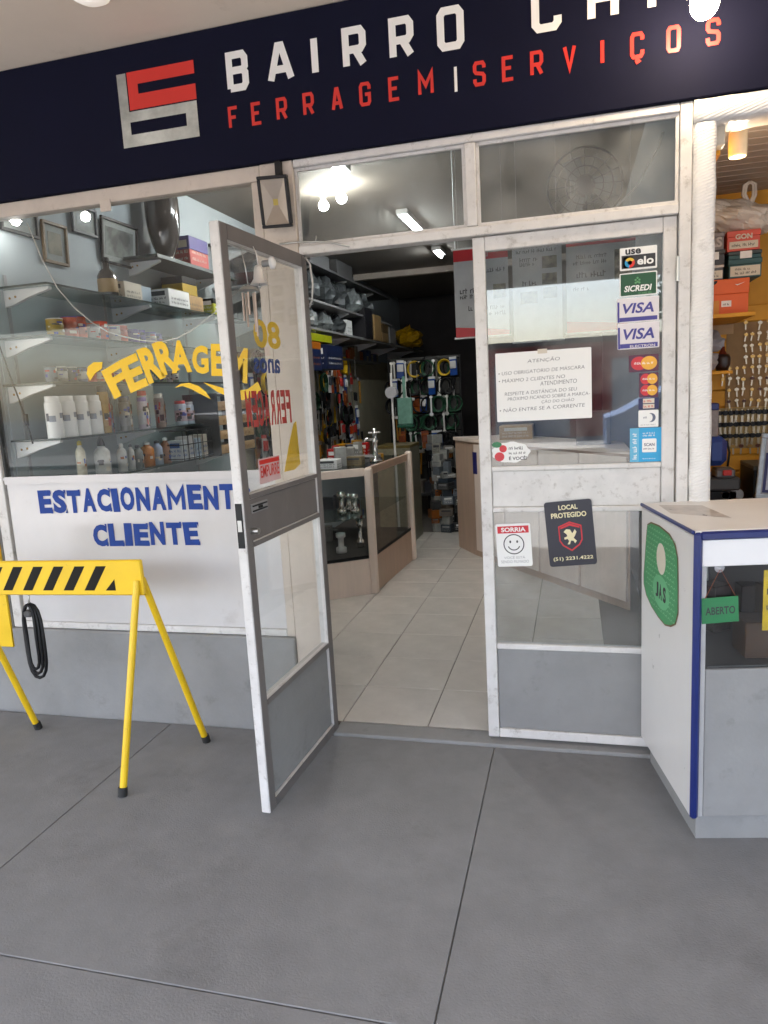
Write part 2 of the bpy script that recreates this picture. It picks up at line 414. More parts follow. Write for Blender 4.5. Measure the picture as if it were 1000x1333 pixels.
struct('partition_wall', WALLG, (.45, .12, 0), (.494, 9, 3.1))
struct('workshop_back_wall', YELW, (.495, 1.62, 0), (3.4, 1.8, 3.1))
struct('workshop_side_wall', YELW, (.495, .12, 0), (.505, 1.618, 2.9)); struct('workshop_bulkhead', YELW, (.506, .12, 2.37), (.548, 1.618, 2.548))
struct('workshop_right_wall', YELW, (3.4, -.0, 0), (3.55, 1.8, 3.1))
struct('window_plinth', PLINTH, (-2.84, -.05, -.1), (-1.262, .08, .455), .006)
b = MB(); b.box((-9, -5.6, 3.073), (9, .06, 3.25), 0)
b.build('canopy_soffit', SOFFIT, kind='structure')
struct('canopy_fascia', PLINTH, (-9, -5.75, 2.68), (9, -5.603, 3.3), .01)  # unseen edge board, added low to cut off the sky mirrored in the door
# piers either side of the shop front
p = thing('wall_pier', 'grey pier with a yellow painted lower panel at the left edge of the shop front', 'pier', (-3.4, 0, 0))
boxp('wall', PLINTH, p, (-5.5, -.03, -.1), (-2.842, .12, 3.07))
boxp('yellow_panel', YEL, p, (-3.5, -.045, .35), (-2.85, -.031, 1.235))
p = thing('shop_building', 'plain rendered upper storey of the shop building above the canopy', 'building', (0, 3, 3.25))
boxp('wall', PLINTH, p, (-9, .0, 3.253), (9, 9.2, 6.4)); boxp('roof', DARKW, p, (-9.1, -.1, 6.403), (9.1, 9.3, 6.55))
for x in (-8.6, 8.6):
    one(lambda b: b.cyl((x, -5.4, -.008), (x, -5.4, 3.072), .09), 'canopy_post', ALUB,
        label='beige steel post under the %s end of the canopy' % ('left' if x < 0 else 'right'), cat='post', group='posts holding the canopy edge')
# the other side of the street, seen only as a reflection in the panes
p = thing('street_shop', 'low red painted shop across the street', 'building', (-1, -22, 0))
REDW = mat('red_wall', (.36, .05, .045), .7); PALEW = mat('pale_wall', (.6, .6, .58), .7)
boxp('wall', REDW, p, (-14, -26, -.15), (5, -19.2, 2.7)); boxp('roof', DARKW, p, (-14.2, -26.2, 2.703), (5.2, -19, 2.85))
for i in range(5):
    f = boxp('shutter', mat('grey_shutter', (.3, .3, .32), .5), p, (-12.5+3.4*i, -19.21, 0), (-10.3+3.4*i, -19.15, 2.2))
p = thing('street_house', 'pale two storey house across the street', 'building', (12, -22, 0))
boxp('wall', PALEW, p, (6, -28, -.15), (18, -19.4, 5.5)); boxp('roof', REDW, p, (5.8, -28.2, 5.503), (18.2, -19.2, 5.7))
for i in range(3):
    for z in (.9, 3.6): boxp('window', BROWNG, p, (7.2+3.6*i, -19.41, z), (9+3.6*i, -19.35, z+1.2))

# a pale car parked on the forecourt and a street tree, mirrored in the panes
def street_car(x, y, col, label):
    t = thing('parked_car', label, 'car', (x, y, -.008)); z = -.008; P = mat('car_paint_'+label[:4].strip(), col, .25, spec=.6, var=.03)
    prof = [(-2.0, .28), (2.0, .28), (2.05, .5), (2.0, .72), (1.2, .86), (.55, 1.36), (-.9, 1.42), (-1.75, .98), (-2.02, .9)]
    b = MB(); F = FR((x, y, z), (1, 0, 0), (0, 0, 1)); b.prism(prof, -.82, .82, 0, F); b.build('body', P, t)
    for zz in (-.826, .826):
        b = MB(); flat(b, F, [(1.05, .88), (.5, 1.29), (-.1, 1.33), (-.1, .9)] if zz > 0 else [(1.05, .88), (-.1, .9), (-.1, 1.33), (.5, 1.29)], 0, zz); flat(b, F, [(-.2, .9), (-.2, 1.33), (-.85, 1.35), (-1.45, .96)], 0, zz); b.build('side_window', BLACK, t)
        for xx in (-1.3, 1.3):
            o = one(lambda b: b.cyl((x+xx, y-zz*.98, z+.31), (x+xx, y-zz*1.02, z+.31), .31, n=24), 'wheel', RUBBER, parent=t)
            one(lambda b: b.cyl((x+xx, y-zz*1.021, z+.31), (x+xx, y-zz*1.03, z+.31), .19, n=16), 'rim', STEEL, parent=o)
street_car(-4.6, -7.3, (.62, .63, .65), 'pale silver car parked on the forecourt outside the canopy')
street_car(2.6, -11.6, (.12, .22, .42), 'blue car parked farther out on the forecourt')
t = thing('street_tree', 'leafy street tree on the far pavement', 'tree', (3.4, -17.4, -.01))
one(lambda b: b.cyl((3.4, -17.4, -.01), (3.5, -17.4, 2.6), .16, .1).cyl((3.5, -17.4, 2.5), (4.3, -17.1, 3.9), .08, .04).cyl((3.5, -17.4, 2.5), (2.8, -17.8, 3.8), .08, .04), 'trunk', LAMD, parent=t)
b = MB(); rgt = random.Random(6)
for q in range(900):
    v = Vector((rgt.gauss(0, 1), rgt.gauss(0, 1), rgt.gauss(0, 1))).normalized()*rgt.uniform(.5, 1); c = Vector((3.45+v.x*1.7, -17.4+v.y*1.5, 4.0+v.z*1.35)); a = Vector((rgt.uniform(-1, 1), rgt.uniform(-1, 1), rgt.uniform(-1, 1))).normalized(); d = a.orthogonal().normalized(); e = a.cross(d); r_ = rgt.uniform(.09, .17)
    b.add([c-d*r_, c+e*r_*.6, c+d*r_, c-e*r_*.6], [(0, 1, 2, 3)], 0)
b.build('crown', mat('leaf_green', (.06, .10, .03), .6, var=.3, scale=1), t, kind='stuff')
# floor tiles of the shop, one by one
T = .42; tb = MB().box((0, 0, -.006), (T-.004, T-.004, .001), 0, .0015)
sf = bpy.data.objects['shop_floor']
t0 = None
for i in range(-5, 3):
    for j in range(0, 11):
        x = -.675+T*i; y = .08+T*j
        if x < -2.7 or x+T > .46: continue
        if t0 is None: t0 = tb.build('floor_tile', TILE, sf); o = t0
        else: o = t0.copy(); COL.objects.link(o)
        o.parent = sf; o.location = (x, y, 0); o.rotation_euler = (R(random.uniform(-.12, .12)), R(random.uniform(-.12, .12)), 0)

# ------------------------------------------------------------------ sign over the shop
sg = thing('shop_sign', 'long navy sign board reading BAIRRO and FERRAGEM SERVIÇOS with red and silver emblem', 'sign', (-.9, -.03, 2.53))
MB().box((-6, -.05, 2.527), (4, -.004, 3.068), 0, .003).build('board', NAVY, sg)
SF = -.052
b = MB(); M = FR((0, SF, 0))
def base_w(x): return 2.811+.012*(x+1.36)
stroke_text(WHITE_PRINT, sg, M, [(c, x, base_w(x), ww) for c, x, ww in (('B', -1.364, .098), ('A', -1.184, .116), ('I', -.993, .03), ('R', -.862, .098), ('R', -.672, .098), ('O', -.484, .104), ('C', -.132, .108), ('H', .066, .108), ('I', .268, .034), ('N', .398, .11))], .153, .1, .185)
b = MB(); M = FR((0, SF, 0))
xs = [('F', -1.372), ('E', -1.268), ('R', -1.157), ('R', -1.041), ('A', -.920), ('G', -.803), ('E', -.684), ('M', -.566), ('S', -.352), ('E', -.244), ('R', -.140), ('V', -.022), ('I', .110), ('Ç', .212), ('O', .334), ('S', .463)]
stroke_text(RED_PRINT, sg, M, [(c, x, 2.671+.0085*(x+1.37), {'I': .014, 'M': .062}.get(c, .048)) for c, x in xs], .088, .046, .15)
b = MB(); flat(b, FR((0, SF, 0)), rect(-.424, 2.674, -.413, 2.762)); b.build('divider_bar', WHITE_PRINT, sg)
b = MB(); M = FR((0, SF, 0))
for q in (rect(-1.876, 2.665, -1.832, 2.960), rect(-1.832, 2.665, -1.51, 2.714), rect(-1.832, 2.764, -1.51, 2.806), rect(-1.564, 2.714, -1.51, 2.764)): flat(b, M, q)
b.build('silver_emblem', SILVER, sg)
b = MB(); M = FR((0, SF-.0008, 0))
for q in (rect(-1.826, 2.811, -1.778, 2.961), rect(-1.778, 2.910, -1.508, 2.961), rect(-1.778, 2.811, -1.508, 2.871)): flat(b, M, q)
b.build('red_emblem', RED_PRINT, sg)

# lamps under the soffit
s_ = thing('spot_lamp', 'lit bare lamp on a short arm in front of the sign at the upper right', 'lamp', (.425, -.26, 2.75))
one(lambda b: b.cyl((.425, -.26, 3.072), (.425, -.26, 2.83), .011).cyl((.425, -.26, 3.05), (.425, -.26, 3.073), .04), 'stem', ALUB, parent=s_)
one(lambda b: b.cyl((.425, -.26, 2.775), (.425, -.26, 2.845), .02), 'socket', WHITEP, parent=s_)
one(lambda b: b.sphere((.425, -.26, 2.738), .045, 16, 12, 0, (1, 1, 1.1)), 'bulb', WARM, parent=s_)
s_ = thing('ceiling_lamp', 'round white lamp flush on the soffit above the left half of the sign', 'lamp', (-1.68, -.475, 3.0))
one(lambda b: b.cyl((-1.68, -.475, 3.072), (-1.68, -.475, 3.052), .085, .085, 24), 'lamp_base', ALUB, parent=s_)
one(lambda b: b.lathe((-1.68, -.475, 3.051), [(.078, 0), (.07, -.018), (.045, -.032), (.001, -.038)], 24), 'lamp_shade', lampmat('lit_shade', (1, .86, .70), .05), parent=s_)

# ------------------------------------------------------------------ shop front frames
def frame(parent, bars, m, y0=-.03, y1=.03):
    for n, x0, z0, x1, z1, *mm in bars:
        boxp(n, mm[0] if mm else m, parent, (x0, y0, z0), (x1, y1, z1), .003)
f = thing('display_window', 'large display window of yellow painted FERRAGEM over a white panel for customer parking', 'window', (-2.05, 0, .455))
frame(f, [('top_rail', -2.838, 2.462, -1.262, 2.524, ALUB), ('side_stile', -2.838, .457, -2.782, 2.460), ('side_stile', -1.304, .457, -1.262, 2.460, ALUB), ('middle_rail', -2.78, 1.222, -1.306, 1.238), ('bottom_rail', -2.78, .457, -1.306, .49)], ALU)
boxp('gasket', DGREY, f, (-2.781, -.012, 1.24), (-2.772, .02, 2.46), 0)
boxp('pane', CLEARD, f, (-2.77, -.003, 1.239), (-1.306, .003, 2.461), 0)
boxp('painted_panel', PANELW, f, (-2.768, -.02, .492), (-1.307, .004, 1.221), 0)
boxp('panel_strip', PANELW, f, (-2.768, -.034, 1.205), (-1.307, -.031, 1.243), 0)
one(lambda b: b.box((-2.04, -.036, 2.425), (-1.985, -.0305, 2.475), 0, .002), 'clip', ALUB, parent=f)
# blue hand lettering
b = MB(); M = FR((0, -.0225, 0))
SER = [('E', 0), ('S', 0), ('T', 0), ('A', 0), ('C', 0), ('I', 0), ('O', 0), ('N', 0), ('A', 0), ('M', 0), ('E', 0), ('N', 0), ('T', 0), ('O', 0)]
def painted(word, x0, x1, z0, z1, h, narrow='I', wide='M'):
    ws = [(.55 if c in narrow else 1.25 if c in wide else 1) for c in word]; tot = sum(ws); x = x0
    for i, c in enumerate(word):
        wd = (x1-x0)*ws[i]/tot; rg = random.Random(i*7+len(word)); z = z0+(z1-z0)*(x-x0)/(x1-x0)+rg.uniform(-.003, .003)
        if c == 'M':
            Mx = M @ Matrix.Translation((x+wd*.14, z+h*.0, 0)) @ Matrix.Diagonal((wd*.70, h*.84, 1, 1)); stroke_glyph(b, 'M', Mx, .21, h*.84/(wd*.70))
        else: text(b, c, M, x+wd*.05, z, h*rg.uniform(.97, 1.03), wd*.9, 0, .055, rg.uniform(-.04, .04), lift=.0002*(i % 3), rot=R(rg.uniform(-1, 1)))
        # flared serifs of the brush
        e = h*.13; xa, xb = x+wd*.04, x+wd*.98
        if c in 'ETCSLN':
            for (px, pz, sx, sz) in ((xb, z+h, -1, -1), (xb, z, -1, 1)):
                if c == 'L' and sz < 0: continue
                if c == 'N': continue
                if c == 'T' and sz > 0: continue
                b.add([(px, pz, .0008), (px+sx*e*.8, pz, .0008), (px, pz+sz*e*1.5, .0008)], [(0, 1, 2)] if sx*sz > 0 else [(0, 2, 1)], 0, False, M)
        x += wd
painted('ESTACIONAMENTO', -2.594, -1.425, 1.056, 1.066, .116)
painted('CLIENTE', -2.303, -1.712, .888, .896, .112)
b.build('blue_lettering', BLUEP, f)
# yellow arched lettering on the pane, letter by letter
b = MB()
for ch, bl, tl, wd in (('F', (-2.100, 1.595), (-2.156, 1.729), .105), ('E', (-2.010, 1.619), (-2.058, 1.771), .105), ('R', (-1.907, 1.654), (-1.956, 1.813), .098), ('R', (-1.832, 1.686), (-1.872, 1.836), .098),
                       ('A', (-1.783, 1.697), (-1.785, 1.842), .105), ('G', (-1.676, 1.688), (-1.670, 1.814), .082), ('E', (-1.584, 1.674), (-1.573, 1.816), .066), ('M', (-1.497, 1.650), (-1.480, 1.802), .088)):
    bl = Vector((bl[0], -.0045, bl[1])); tl = Vector((tl[0], -.0045, tl[1])); upv = tl-bl; rv = Vector((upv.z, 0, -upv.x)).normalized()*wd
    if ch == 'A': rv = Vector((wd, 0, .0)); 
    if ch == 'M': rv = Vector((wd*.98, 0, -.02))
    h = upv.length
    Mx = Matrix((rv, upv, Vector((0, -1, 0)))).transposed().to_4x4(); Mx.translation = bl
    gv, gf = text_geo(ch, .045); gx = [p[0] for p in gv]; gy = [p[1] for p in gv]; a0, a1, e0, e1 = min(gx), max(gx), min(gy), max(gy)
    b.add([((p[0]-a0)/(a1-a0), (p[1]-e0)/(e1-e0), .0003*(ord(ch) % 4)) for p in gv], gf, 0, False, Mx)
M = FR((0, -.0045, 0))
for q in ([(-2.222, 1.690), (-2.190, 1.722), (-2.150, 1.742), (-2.142, 1.772), (-2.190, 1.774), (-2.225, 1.756), (-2.237, 1.722)],
          [(-1.777, 1.632), (-1.735, 1.637), (-1.690, 1.620), (-1.640, 1.592), (-1.598, 1.570), (-1.620, 1.606), (-1.655, 1.634), (-1.700, 1.650), (-1.742, 1.648)],
          [(-1.628, 1.648), (-1.575, 1.632), (-1.51, 1.610), (-1.46, 1.600), (-1.41, 1.606), (-1.36, 1.636), (-1.345, 1.60), (-1.38, 1.572), (-1.44, 1.558), (-1.50, 1.572), (-1.56, 1.600)]):
    flat(b, M, q)
b.build('yellow_lettering', YELG, f)

d = thing('door_frame', 'pale metal door frame with two transom panes above the entrance', 'door frame', (-.36, 0, 0))
frame(d, [('post', -1.26, .0, -1.112, 2.524, ALUB), ('post', .386, .0, .428, 2.524), ('head_rail', -1.110, 2.494, .384, 2.524), ('transom_rail', -1.110, 2.146, .384, 2.182), ('mullion', -.398, 2.184, -.356, 2.492)], ALU, -.035, .035)
for x0, x1 in ((-1.110, -.399), (-.355, .384)):
    boxp('pane', TRANSG, d, (x0, -.003, 2.183), (x1, .003, 2.493), 0)
for x0, x1, z0, z1 in ((-1.110, -.399, 2.183, 2.493), (-.355, .384, 2.183, 2.493)):
    bb = MB()
    for q in ((x0, z0, x1, z0+.012), (x0, z1-.012, x1, z1), (x0, z0+.0125, x0+.012, z1-.0125), (x1-.012, z0+.0125, x1, z1-.0125)): bb.box((q[0], -.02, q[1]), (q[2], -.006, q[3]))
    bb.build('glazing_bead', ALU, d)
boxp('dark_gap', BLACK, d, (-1.2, -.03, 2.5245), (.42, .03, 2.5268), 0)

def leaf(parent, pane=CLEAR, inner=None, x0=0, wd=.74, top=2.142):
    """one door leaf in its own frame: x from the hinge, outer face to -y"""
    S1, S2 = .048, .048; xa, xb = x0, x0+wd; t = .018
    bars = [('stile', xa, .02, xa+S1, top), ('stile', xb-S2, .02, xb, top), ('top_rail', xa+S1+.001, top-.055, xb-S2-.001, top),
            ('lock_rail', xa+S1+.001, 1.206, xb-S2-.001, 1.226), ('lock_rail', xa+S1+.001, 1.032, xb-S2-.001, 1.054), ('bottom_rail', xa+S1+.001, .02, xb-S2-.001, .06), ('bottom_rail', xa+S1+.001, .43, xb-S2-.001, .455)]
    for n, a, z0, c, z1 in bars:
        o = boxp(n, ALU, parent, (a, -t, z0), (c, t, z1), .003)
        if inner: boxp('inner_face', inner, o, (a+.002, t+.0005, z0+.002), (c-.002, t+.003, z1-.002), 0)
    pn = boxp('lock_panel', ALU, parent, (xa+S1+.002, -.008, 1.055), (xb-S2-.002, .008, 1.205), .002)
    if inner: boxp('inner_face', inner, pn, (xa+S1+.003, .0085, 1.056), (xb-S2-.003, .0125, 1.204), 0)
    kp = boxp('kick_panel', PLINTH, parent, (xa+S1+.002, -.008, .061), (xb-S2-.002, .008, .429), .002)
    boxp('pane', pane, parent, (xa+S1+.001, -.003, 1.227), (xb-S2-.001, .003, top-.056), 0)
    boxp('pane', pane, parent, (xa+S1+.001, -.003, .456), (xb-S2-.001, .003, 1.031), 0)
rl = thing('door_leaf', 'closed right door leaf with card stickers and a handwritten notice on its glass', 'door', (0, 0, .0))
leaf(rl, DOORG, x0=-.381, wd=.762)
for z in (1.95, .35):
    one(lambda b: b.cyl((.384, -.03, z-.045), (.384, -.03, z+.045), .008, n=10), 'hinge', STEEL, parent=rl)
ang = R(-92.8)
ll = thing('door_leaf', 'open left door leaf swung outward with mirrored lettering on its glass', 'door', (-1.10, -.03, 0), rz=ang)
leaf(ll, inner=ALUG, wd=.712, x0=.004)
# mirrored writing painted on the outer face of the open leaf
b = MB(); M = FR((0, -.0045, 0))
text(b, '80', M, .262, 1.745, .105, .225, 0, .03); b.build('yellow_numerals', YELG, ll)
b = MB(); text(b, 'anos', M, .285, 1.652, .056, .22, 0, .03); b.build('blue_word', BLUEP, ll)
b = MB()
ww = .388/7
for i, c in enumerate('FERRAGEM'):
    x = .212+(.388/8)*i; text(b, c, M, x, 1.456, .132, .388/8*.86, 0, .03)
b.build('red_word', RED_PRINT, ll)
b = MB(); flat(b, M, [(.17, 1.46), (.20, 1.45), (.25, 1.38), (.30, 1.30), (.32, 1.265), (.22, 1.262), (.16, 1.28)]); b.build('yellow_swoosh', YELG, ll)
b = MB(); b.box((.374, .0035, 1.245), (.550, .005, 1.338), 0)
M2 = FR((.550, .0056, 1.245), (-1, 0, 0))
flat(b, M2, rect(.004, .072, .172, .088), 1); text(b, 'EMPURRE', M2, .010, .022, .045, .156, 1, .015)
b.build('push_sticker', [mat('pink_paper', (.62, .42, .42), .6), RED_PRINT], ll)
lk = MB(); lk.box((.525, .0128, 1.152), (.655, .016, 1.187), 0, .001); lk.box((.535, .0162, 1.158), (.645, .02, 1.163), 1); lk.box((.535, .0162, 1.176), (.645, .02, 1.181), 1)
lk.box((.57, .0162, 1.165), (.60, .019, 1.174), 1)
lk.build('letter_plate', [GREYM, BLACK], ll)
one(lambda b: b.cyl((.675, .021, 1.095), (.675, .05, 1.095), .011, n=12), 'lock_cylinder', STEEL, parent=ll)
one(lambda b: b.box((.7165, -.013, 1.04), (.7185, .013, 1.20), 0).box((.7188, -.008, 1.1), (.720, .008, 1.14), 1), 'lock_strike', [BLACK, STEEL], parent=ll)
for z in (1.9, .4): one(lambda b: b.cyl((.0, -.02, z-.045), (.0, -.02, z+.045), .008, n=10), 'hinge', STEEL, parent=ll)

# column and beam in crinkled white wrapping
def wrap_mat():
    m = mat('white_wrap', (.74, .73, .71), .3, var=.06, spec=.6, dirt=((.30, .29, .28), 6, .58, .6)); n = m.node_tree; bs = n.nodes['Principled BSDF']
    tc = n.nodes.new('ShaderNodeTexCoord'); mp = n.nodes.new('ShaderNodeMapping'); mp.inputs['Rotation'].default_value = (0, R(18), 0)
    n.links.new(tc.outputs['Object'], mp.inputs[0])
    wv = n.nodes.new('ShaderNodeTexWave'); wv.wave_type = 'BANDS'; wv.bands_direction = 'Z'; wv.inputs['Scale'].default_value = 30; wv.inputs['Distortion'].default_value = 1.2; wv.inputs['Detail'].default_value = 2; wv.inputs['Detail Scale'].default_value = 2
    n.links.new(mp.outputs[0], wv.inputs['Vector'])
    bp = n.nodes.new('ShaderNodeBump'); bp.inputs['Strength'].default_value = .32; bp.inputs['Distance'].default_value = .004
    n.links.new(wv.outputs[0], bp.inputs['Height']); n.links.new(bp.outputs[0], bs.inputs['Normal']); return m
WRAP = wrap_mat()
b = MB(); nz = 44; rows = []
for k in range(nz+1):
    z = -.008+2.452*k/nz; rg = random.Random(k); j = rg.uniform(-.003, .003)
    x0, x1, y0, y1 = .431+j, .508+rg.uniform(-.002, .002), -.048+rg.uniform(-.004, .004), .115; r = .014
    rows.append([(x0+r, y0), (x1-r, y0), (x1, y0+r), (x1, y1-r), (x1-r, y1), (x0+r, y1), (x0, y1-r), (x0, y0+r)])
vs = [(x, y, -.008+2.452*k/nz) for k, rr in enumerate(rows) for x, y in rr]
fs = [(k*8+i, k*8+(i+1) % 8, (k+1)*8+(i+1) % 8, (k+1)*8+i) for k in range(nz) for i in range(8)]
b.add(vs, fs, 0, True); b.build('wrapped_column', WRAP, label='square column wrapped in crinkled white film at the right of the doors', cat='column')
b = MB(); rows = []; nx = 50
for k in range(nx+1):
    rg = random.Random(k+99); x = .431+2.9*k/nx; z0, z1, y0, y1 = 2.447+rg.uniform(-.004, .004), 2.523, -.05+rg.uniform(-.005, .004), .115; r = .012
    rows.append([(x, y0+r, z0), (x, y0, z0+r), (x, y0, z1-r), (x, y0+r, z1), (x, y1, z1), (x, y1, z0)])
vs = [p for rr in rows for p in rr]; fs = [(k*6+i, (k+1)*6+i, (k+1)*6+(i+1) % 6, k*6+(i+1) % 6) for k in range(nx) for i in range(6)]+[tuple(range(6))]
b.add(vs, fs, 0, True); b.build('wrapped_beam', WRAP, label='horizontal beam wrapped in crinkled white film over the key stall', cat='beam')

# ------------------------------------------------------------------ fixed bits on the shop front
fl = thing('flood_light', 'square flood lamp in a black frame fixed on the post above the open door', 'lamp', (-1.168, -.1, 2.24))
Mf = FR((-1.168, -.112, 2.348), (.985, .17, -.0), (0, 0, 1)) @ Matrix.Rotation(R(12), 4, 'X')
b = MB()
for q in ((-.062, -.098, .062, -.086), (-.062, .086, .062, .098), (-.062, -.0855, -.05, .0855), (.05, -.0855, .062, .0855)): b.box((q[0], q[1], -.014), (q[2], q[3], .02), 0, .002, Mf)
b.build('rim', BLACK, fl)
b = MB(); b.box((-.049, -.085, -.03), (.049, .085, -.012), 0, .004, Mf); b.build('housing', GREYM, fl)
b = MB(); A = [(-.049, -.085, .012), (.049, -.085, .012), (.049, .085, .012), (-.049, .085, .012)]; Bq = [(-.010, -.012, -.009), (.010, -.012, -.009), (.010, .012, -.009), (-.010, .012, -.009)]
b.add(A+Bq, [(0, 1, 5, 4), (1, 2, 6, 5), (2, 3, 7, 6), (3, 0, 4, 7)], 0, False, Mf); b.build('reflector', mat('satin_reflector', (.34, .29, .24), .4, metal=.5), fl)
b = MB(); b.add(Bq, [(0, 1, 2, 3)], 0, False, Mf); b.build('diode', mat('yellow_diode', (.45, .34, .05), .4), fl)
one(lambda b: b.box((-1.18, -.06, 2.36), (-1.155, -.036, 2.52), 0).box((-1.18, -.09, 2.335), (-1.155, -.06, 2.375), 0), 'bracket', BLACK, parent=fl)
b = MB(); b.tube([(-1.19, -.045, 2.198), (-1.1, -.06, 2.194), (-1.024, -.06, 2.187), (-1.018, -.06, 2.211)], .004); b.tube([(-1.024, -.06, 2.188), (-.96, -.05, 2.18), (-.885, -.037, 2.158)], .004)
b.build('door_stay', STEEL, label='thin bent metal stay rod fixed under the left transom pane', cat='door stay')
one(lambda b: b.tube([(-1.075, -.06, 2.13), (-1.05, -.075, 2.10), (-1.045, -.07, 2.02), (-1.06, -.05, 1.96), (-1.075, -.045, 1.93)], .004), 'loop_cable', ROPE, label='short pale cable loop hanging at the hinge of the open door', cat='cable')
# chime and bell hanging from the open leaf, inner side
c = thing('door_bell', 'small pale bell on a wire hung inside the open door leaf', 'bell', (-1.06, -.63, 1.95))
one(lambda b: b.lathe((-1.065, -.57, 1.955), [(.034, 0), (.03, .006), (.02, .02), (.0165, .05), (.012, .064), (.001, .068)], 18).tube([(-1.065, -.57, 2.022), (-1.068, -.57, 2.06), (-1.078, -.57, 2.085)], .0018), 'bell_cup', mat('bell_metal', (.72, .70, .68), .3, metal=.5), parent=c)
one(lambda b: b.tube([(-1.065, -.57, 2.0), (-1.065, -.57, 1.95)], .0015).sphere((-1.065, -.57, 1.948), .006, 8, 6), 'clapper', STEEL, parent=c)
c = thing('wind_chime', 'wind chime of thin metal tubes hung inside the open door leaf', 'wind chime', (-1.07, -.655, 1.77))
one(lambda b: b.lathe((-1.07, -.655, 1.925), [(.034, 0), (.03, .008), (.001, .018)], 16).tube([(-1.07, -.655, 1.94), (-1.075, -.655, 2.0), (-1.085, -.66, 2.07), (-1.088, -.60, 2.075)], .0017), 'canopy', STEEL, parent=c)
for k in range(5):
    a = 2*math.pi*k/5; x, y = -1.07+.022*math.cos(a), -.655+.022*math.sin(a)
    one(lambda b: b.cyl((x, y, 1.918), (x, y, 1.77+.018*k), .0042, n=8), 'tube', mat('dull_tube', (.36, .28, .23), .35, metal=.7), parent=c)
st = thing('door_stop', 'round white door stop screwed on the top of the open leaf', 'door stop', (-1.06, -.42, 2.03))
one(lambda b: b.cyl((-1.095, -.46, 2.045), (-1.06, -.46, 2.045), .012, n=12), 'stem', GREYM, parent=st)
one(lambda b: b.lathe((0, 0, 0), [(.001, .012), (.012, .012), (.022, .006), (.022, -.004), (.001, -.004)], 18, 0, Matrix.Translation((-1.058, -.46, 2.045)) @ Matrix.Rotation(R(90), 4, 'Y')), 'cap', WHITEP, parent=st)

# ------------------------------------------------------------------ stickers and notices on the closed leaf
STK = -.0055
def card(name, label, x0, z0, x1, z1, mats, draw, cat='sticker', tilt=0, y=STK, r=.004, group=None, th=.0012):
    wd, h = x1-x0, z1-z0; M = FR((x0, y, z0)) @ Matrix.Translation((wd/2, h/2, 0)) @ Matrix.Rotation(R(tilt), 4, 'Z') @ Matrix.Translation((-wd/2, -h/2, 0))
    b = MB(); b.prism(rrect(0, 0, wd, h, r), -th, 0, 0, M); draw(b, M, wd, h); return b.build(name, mats, label=label, cat=cat, group=group)
def d_elo(b, M, wd, h):
    L = .0005; flat(b, M, rect(.006, .007, wd-.006, h*.66), 1, L); flat(b, M, rrect(wd*.09, .007, wd*.36, h*.6, .006), 1, L)
    text(b, 'use', M, wd*.15, h*.69, h*.24, wd*.42, 1, .03, lift=L*2.4)
    text(b, 'elo', M, wd*.47, h*.2, h*.36, wd*.44, 0, .03, lift=L*2.4)
    cx, cy_, r = wd*.27, h*.33, h*.22
    ring(b, M, cx, cy_, r*.45, r, 2, L*2.2, 10, 150, 260); ring(b, M, cx, cy_, r*.45, r, 3, L*2.2, 10, 30, 150); ring(b, M, cx, cy_, r*.45, r, 4, L*2.2, 10, 260, 390)
SBLUE = mat('sky_blue_print', (.02, .28, .55), .4); SYEL = mat('yellow_print', (.75, .5, .06), .5); SNAVY = mat('navy_print', (.02, .02, .09), .5); SGREEN = mat('green_print', (.01, .075, .03), .45)
VBL = mat('violet_blue_print', (.055, .05, .26), .5)
card('card_sticker', 'white and black sticker reading use elo, topmost on the door glass', .179, 1.964, .313, 2.047, [PAPER, INKD, SBLUE, SYEL, RED_PRINT], d_elo, tilt=.3)
def d_sic(b, M, wd, h):
    L = .0005; flat(b, M, rrect(.004, .004, wd-.004, h-.004, .003), 1, L); text(b, 'SICREDI', M, wd*.12, h*.2, h*.26, wd*.74, 0, .03, .2, lift=2*L)
    scribble(b, M, wd*.5, wd*.88, h*.07, h*.08, 2, 2*L, 3)
    for k, (x, y) in enumerate(((0, .76), (-.05, .68), (.05, .68), (0, .6), (-.05, .56), (.05, .56))): flat(b, M, ell(wd*.48+x*wd, h*y, wd*.03, h*.045, 10), 2, 2*L)
card('card_sticker', 'dark green sticker reading SICREDI, below the use elo one', .178, 1.867, .314, 1.954, [PAPER, SGREEN, mat('light_green_print', (.1, .3, .12), .5)], d_sic, tilt=.4)
def d_visa(low):
    def fn(b, M, wd, h):
        L = .0005; flat(b, M, rect(.002, .002, wd*.06, h*.85), 1, L)
        text(b, 'VISA', M, wd*.14, h*.36, h*.42, wd*.74, 1, .025, .22, lift=2*L)
        flat(b, M, rect(wd*.062, .004, wd-.006, h*.21), 1, L)
        if low: text(b, 'ELECTRON', M, wd*.3, h*.05, h*.1, wd*.6, 0, .02, lift=2*L)
    return fn
VW = mat('pale_sticker_white', (.70, .66, .68), .5, var=.03)
card('card_sticker', 'upper of two white VISA stickers with a plain blue band', .168, 1.770, .321, 1.862, [VW, VBL], d_visa(0), tilt=.2)
card('card_sticker', 'lower of two white VISA stickers, its blue band lettered ELECTRON', .170, 1.669, .323, 1.768, [VW, VBL], d_visa(1), tilt=.2)
MRED = mat('card_red', (.55, .02, .03), .4); MYEL = mat('card_yellow', (.75, .38, .03), .4)
def d_mc(small):
    def fn(b, M, wd, h):
        L = .0005
        cs = [(h*.5, h*.40)] if not small else [(h*.75, h*.215), (h*.29, h*.215)]
        for cy_, r in cs:
            flat(b, M, ell(wd*.34, cy_, wd*.27, r, 22), 1, L); flat(b, M, ell(wd*.68, cy_, wd*.27, r, 22), 2, 2*L)
            scribble(b, M, wd*.18, wd*.86, cy_-r*.15, r*.35, 3, 3*L, 5)
    return fn
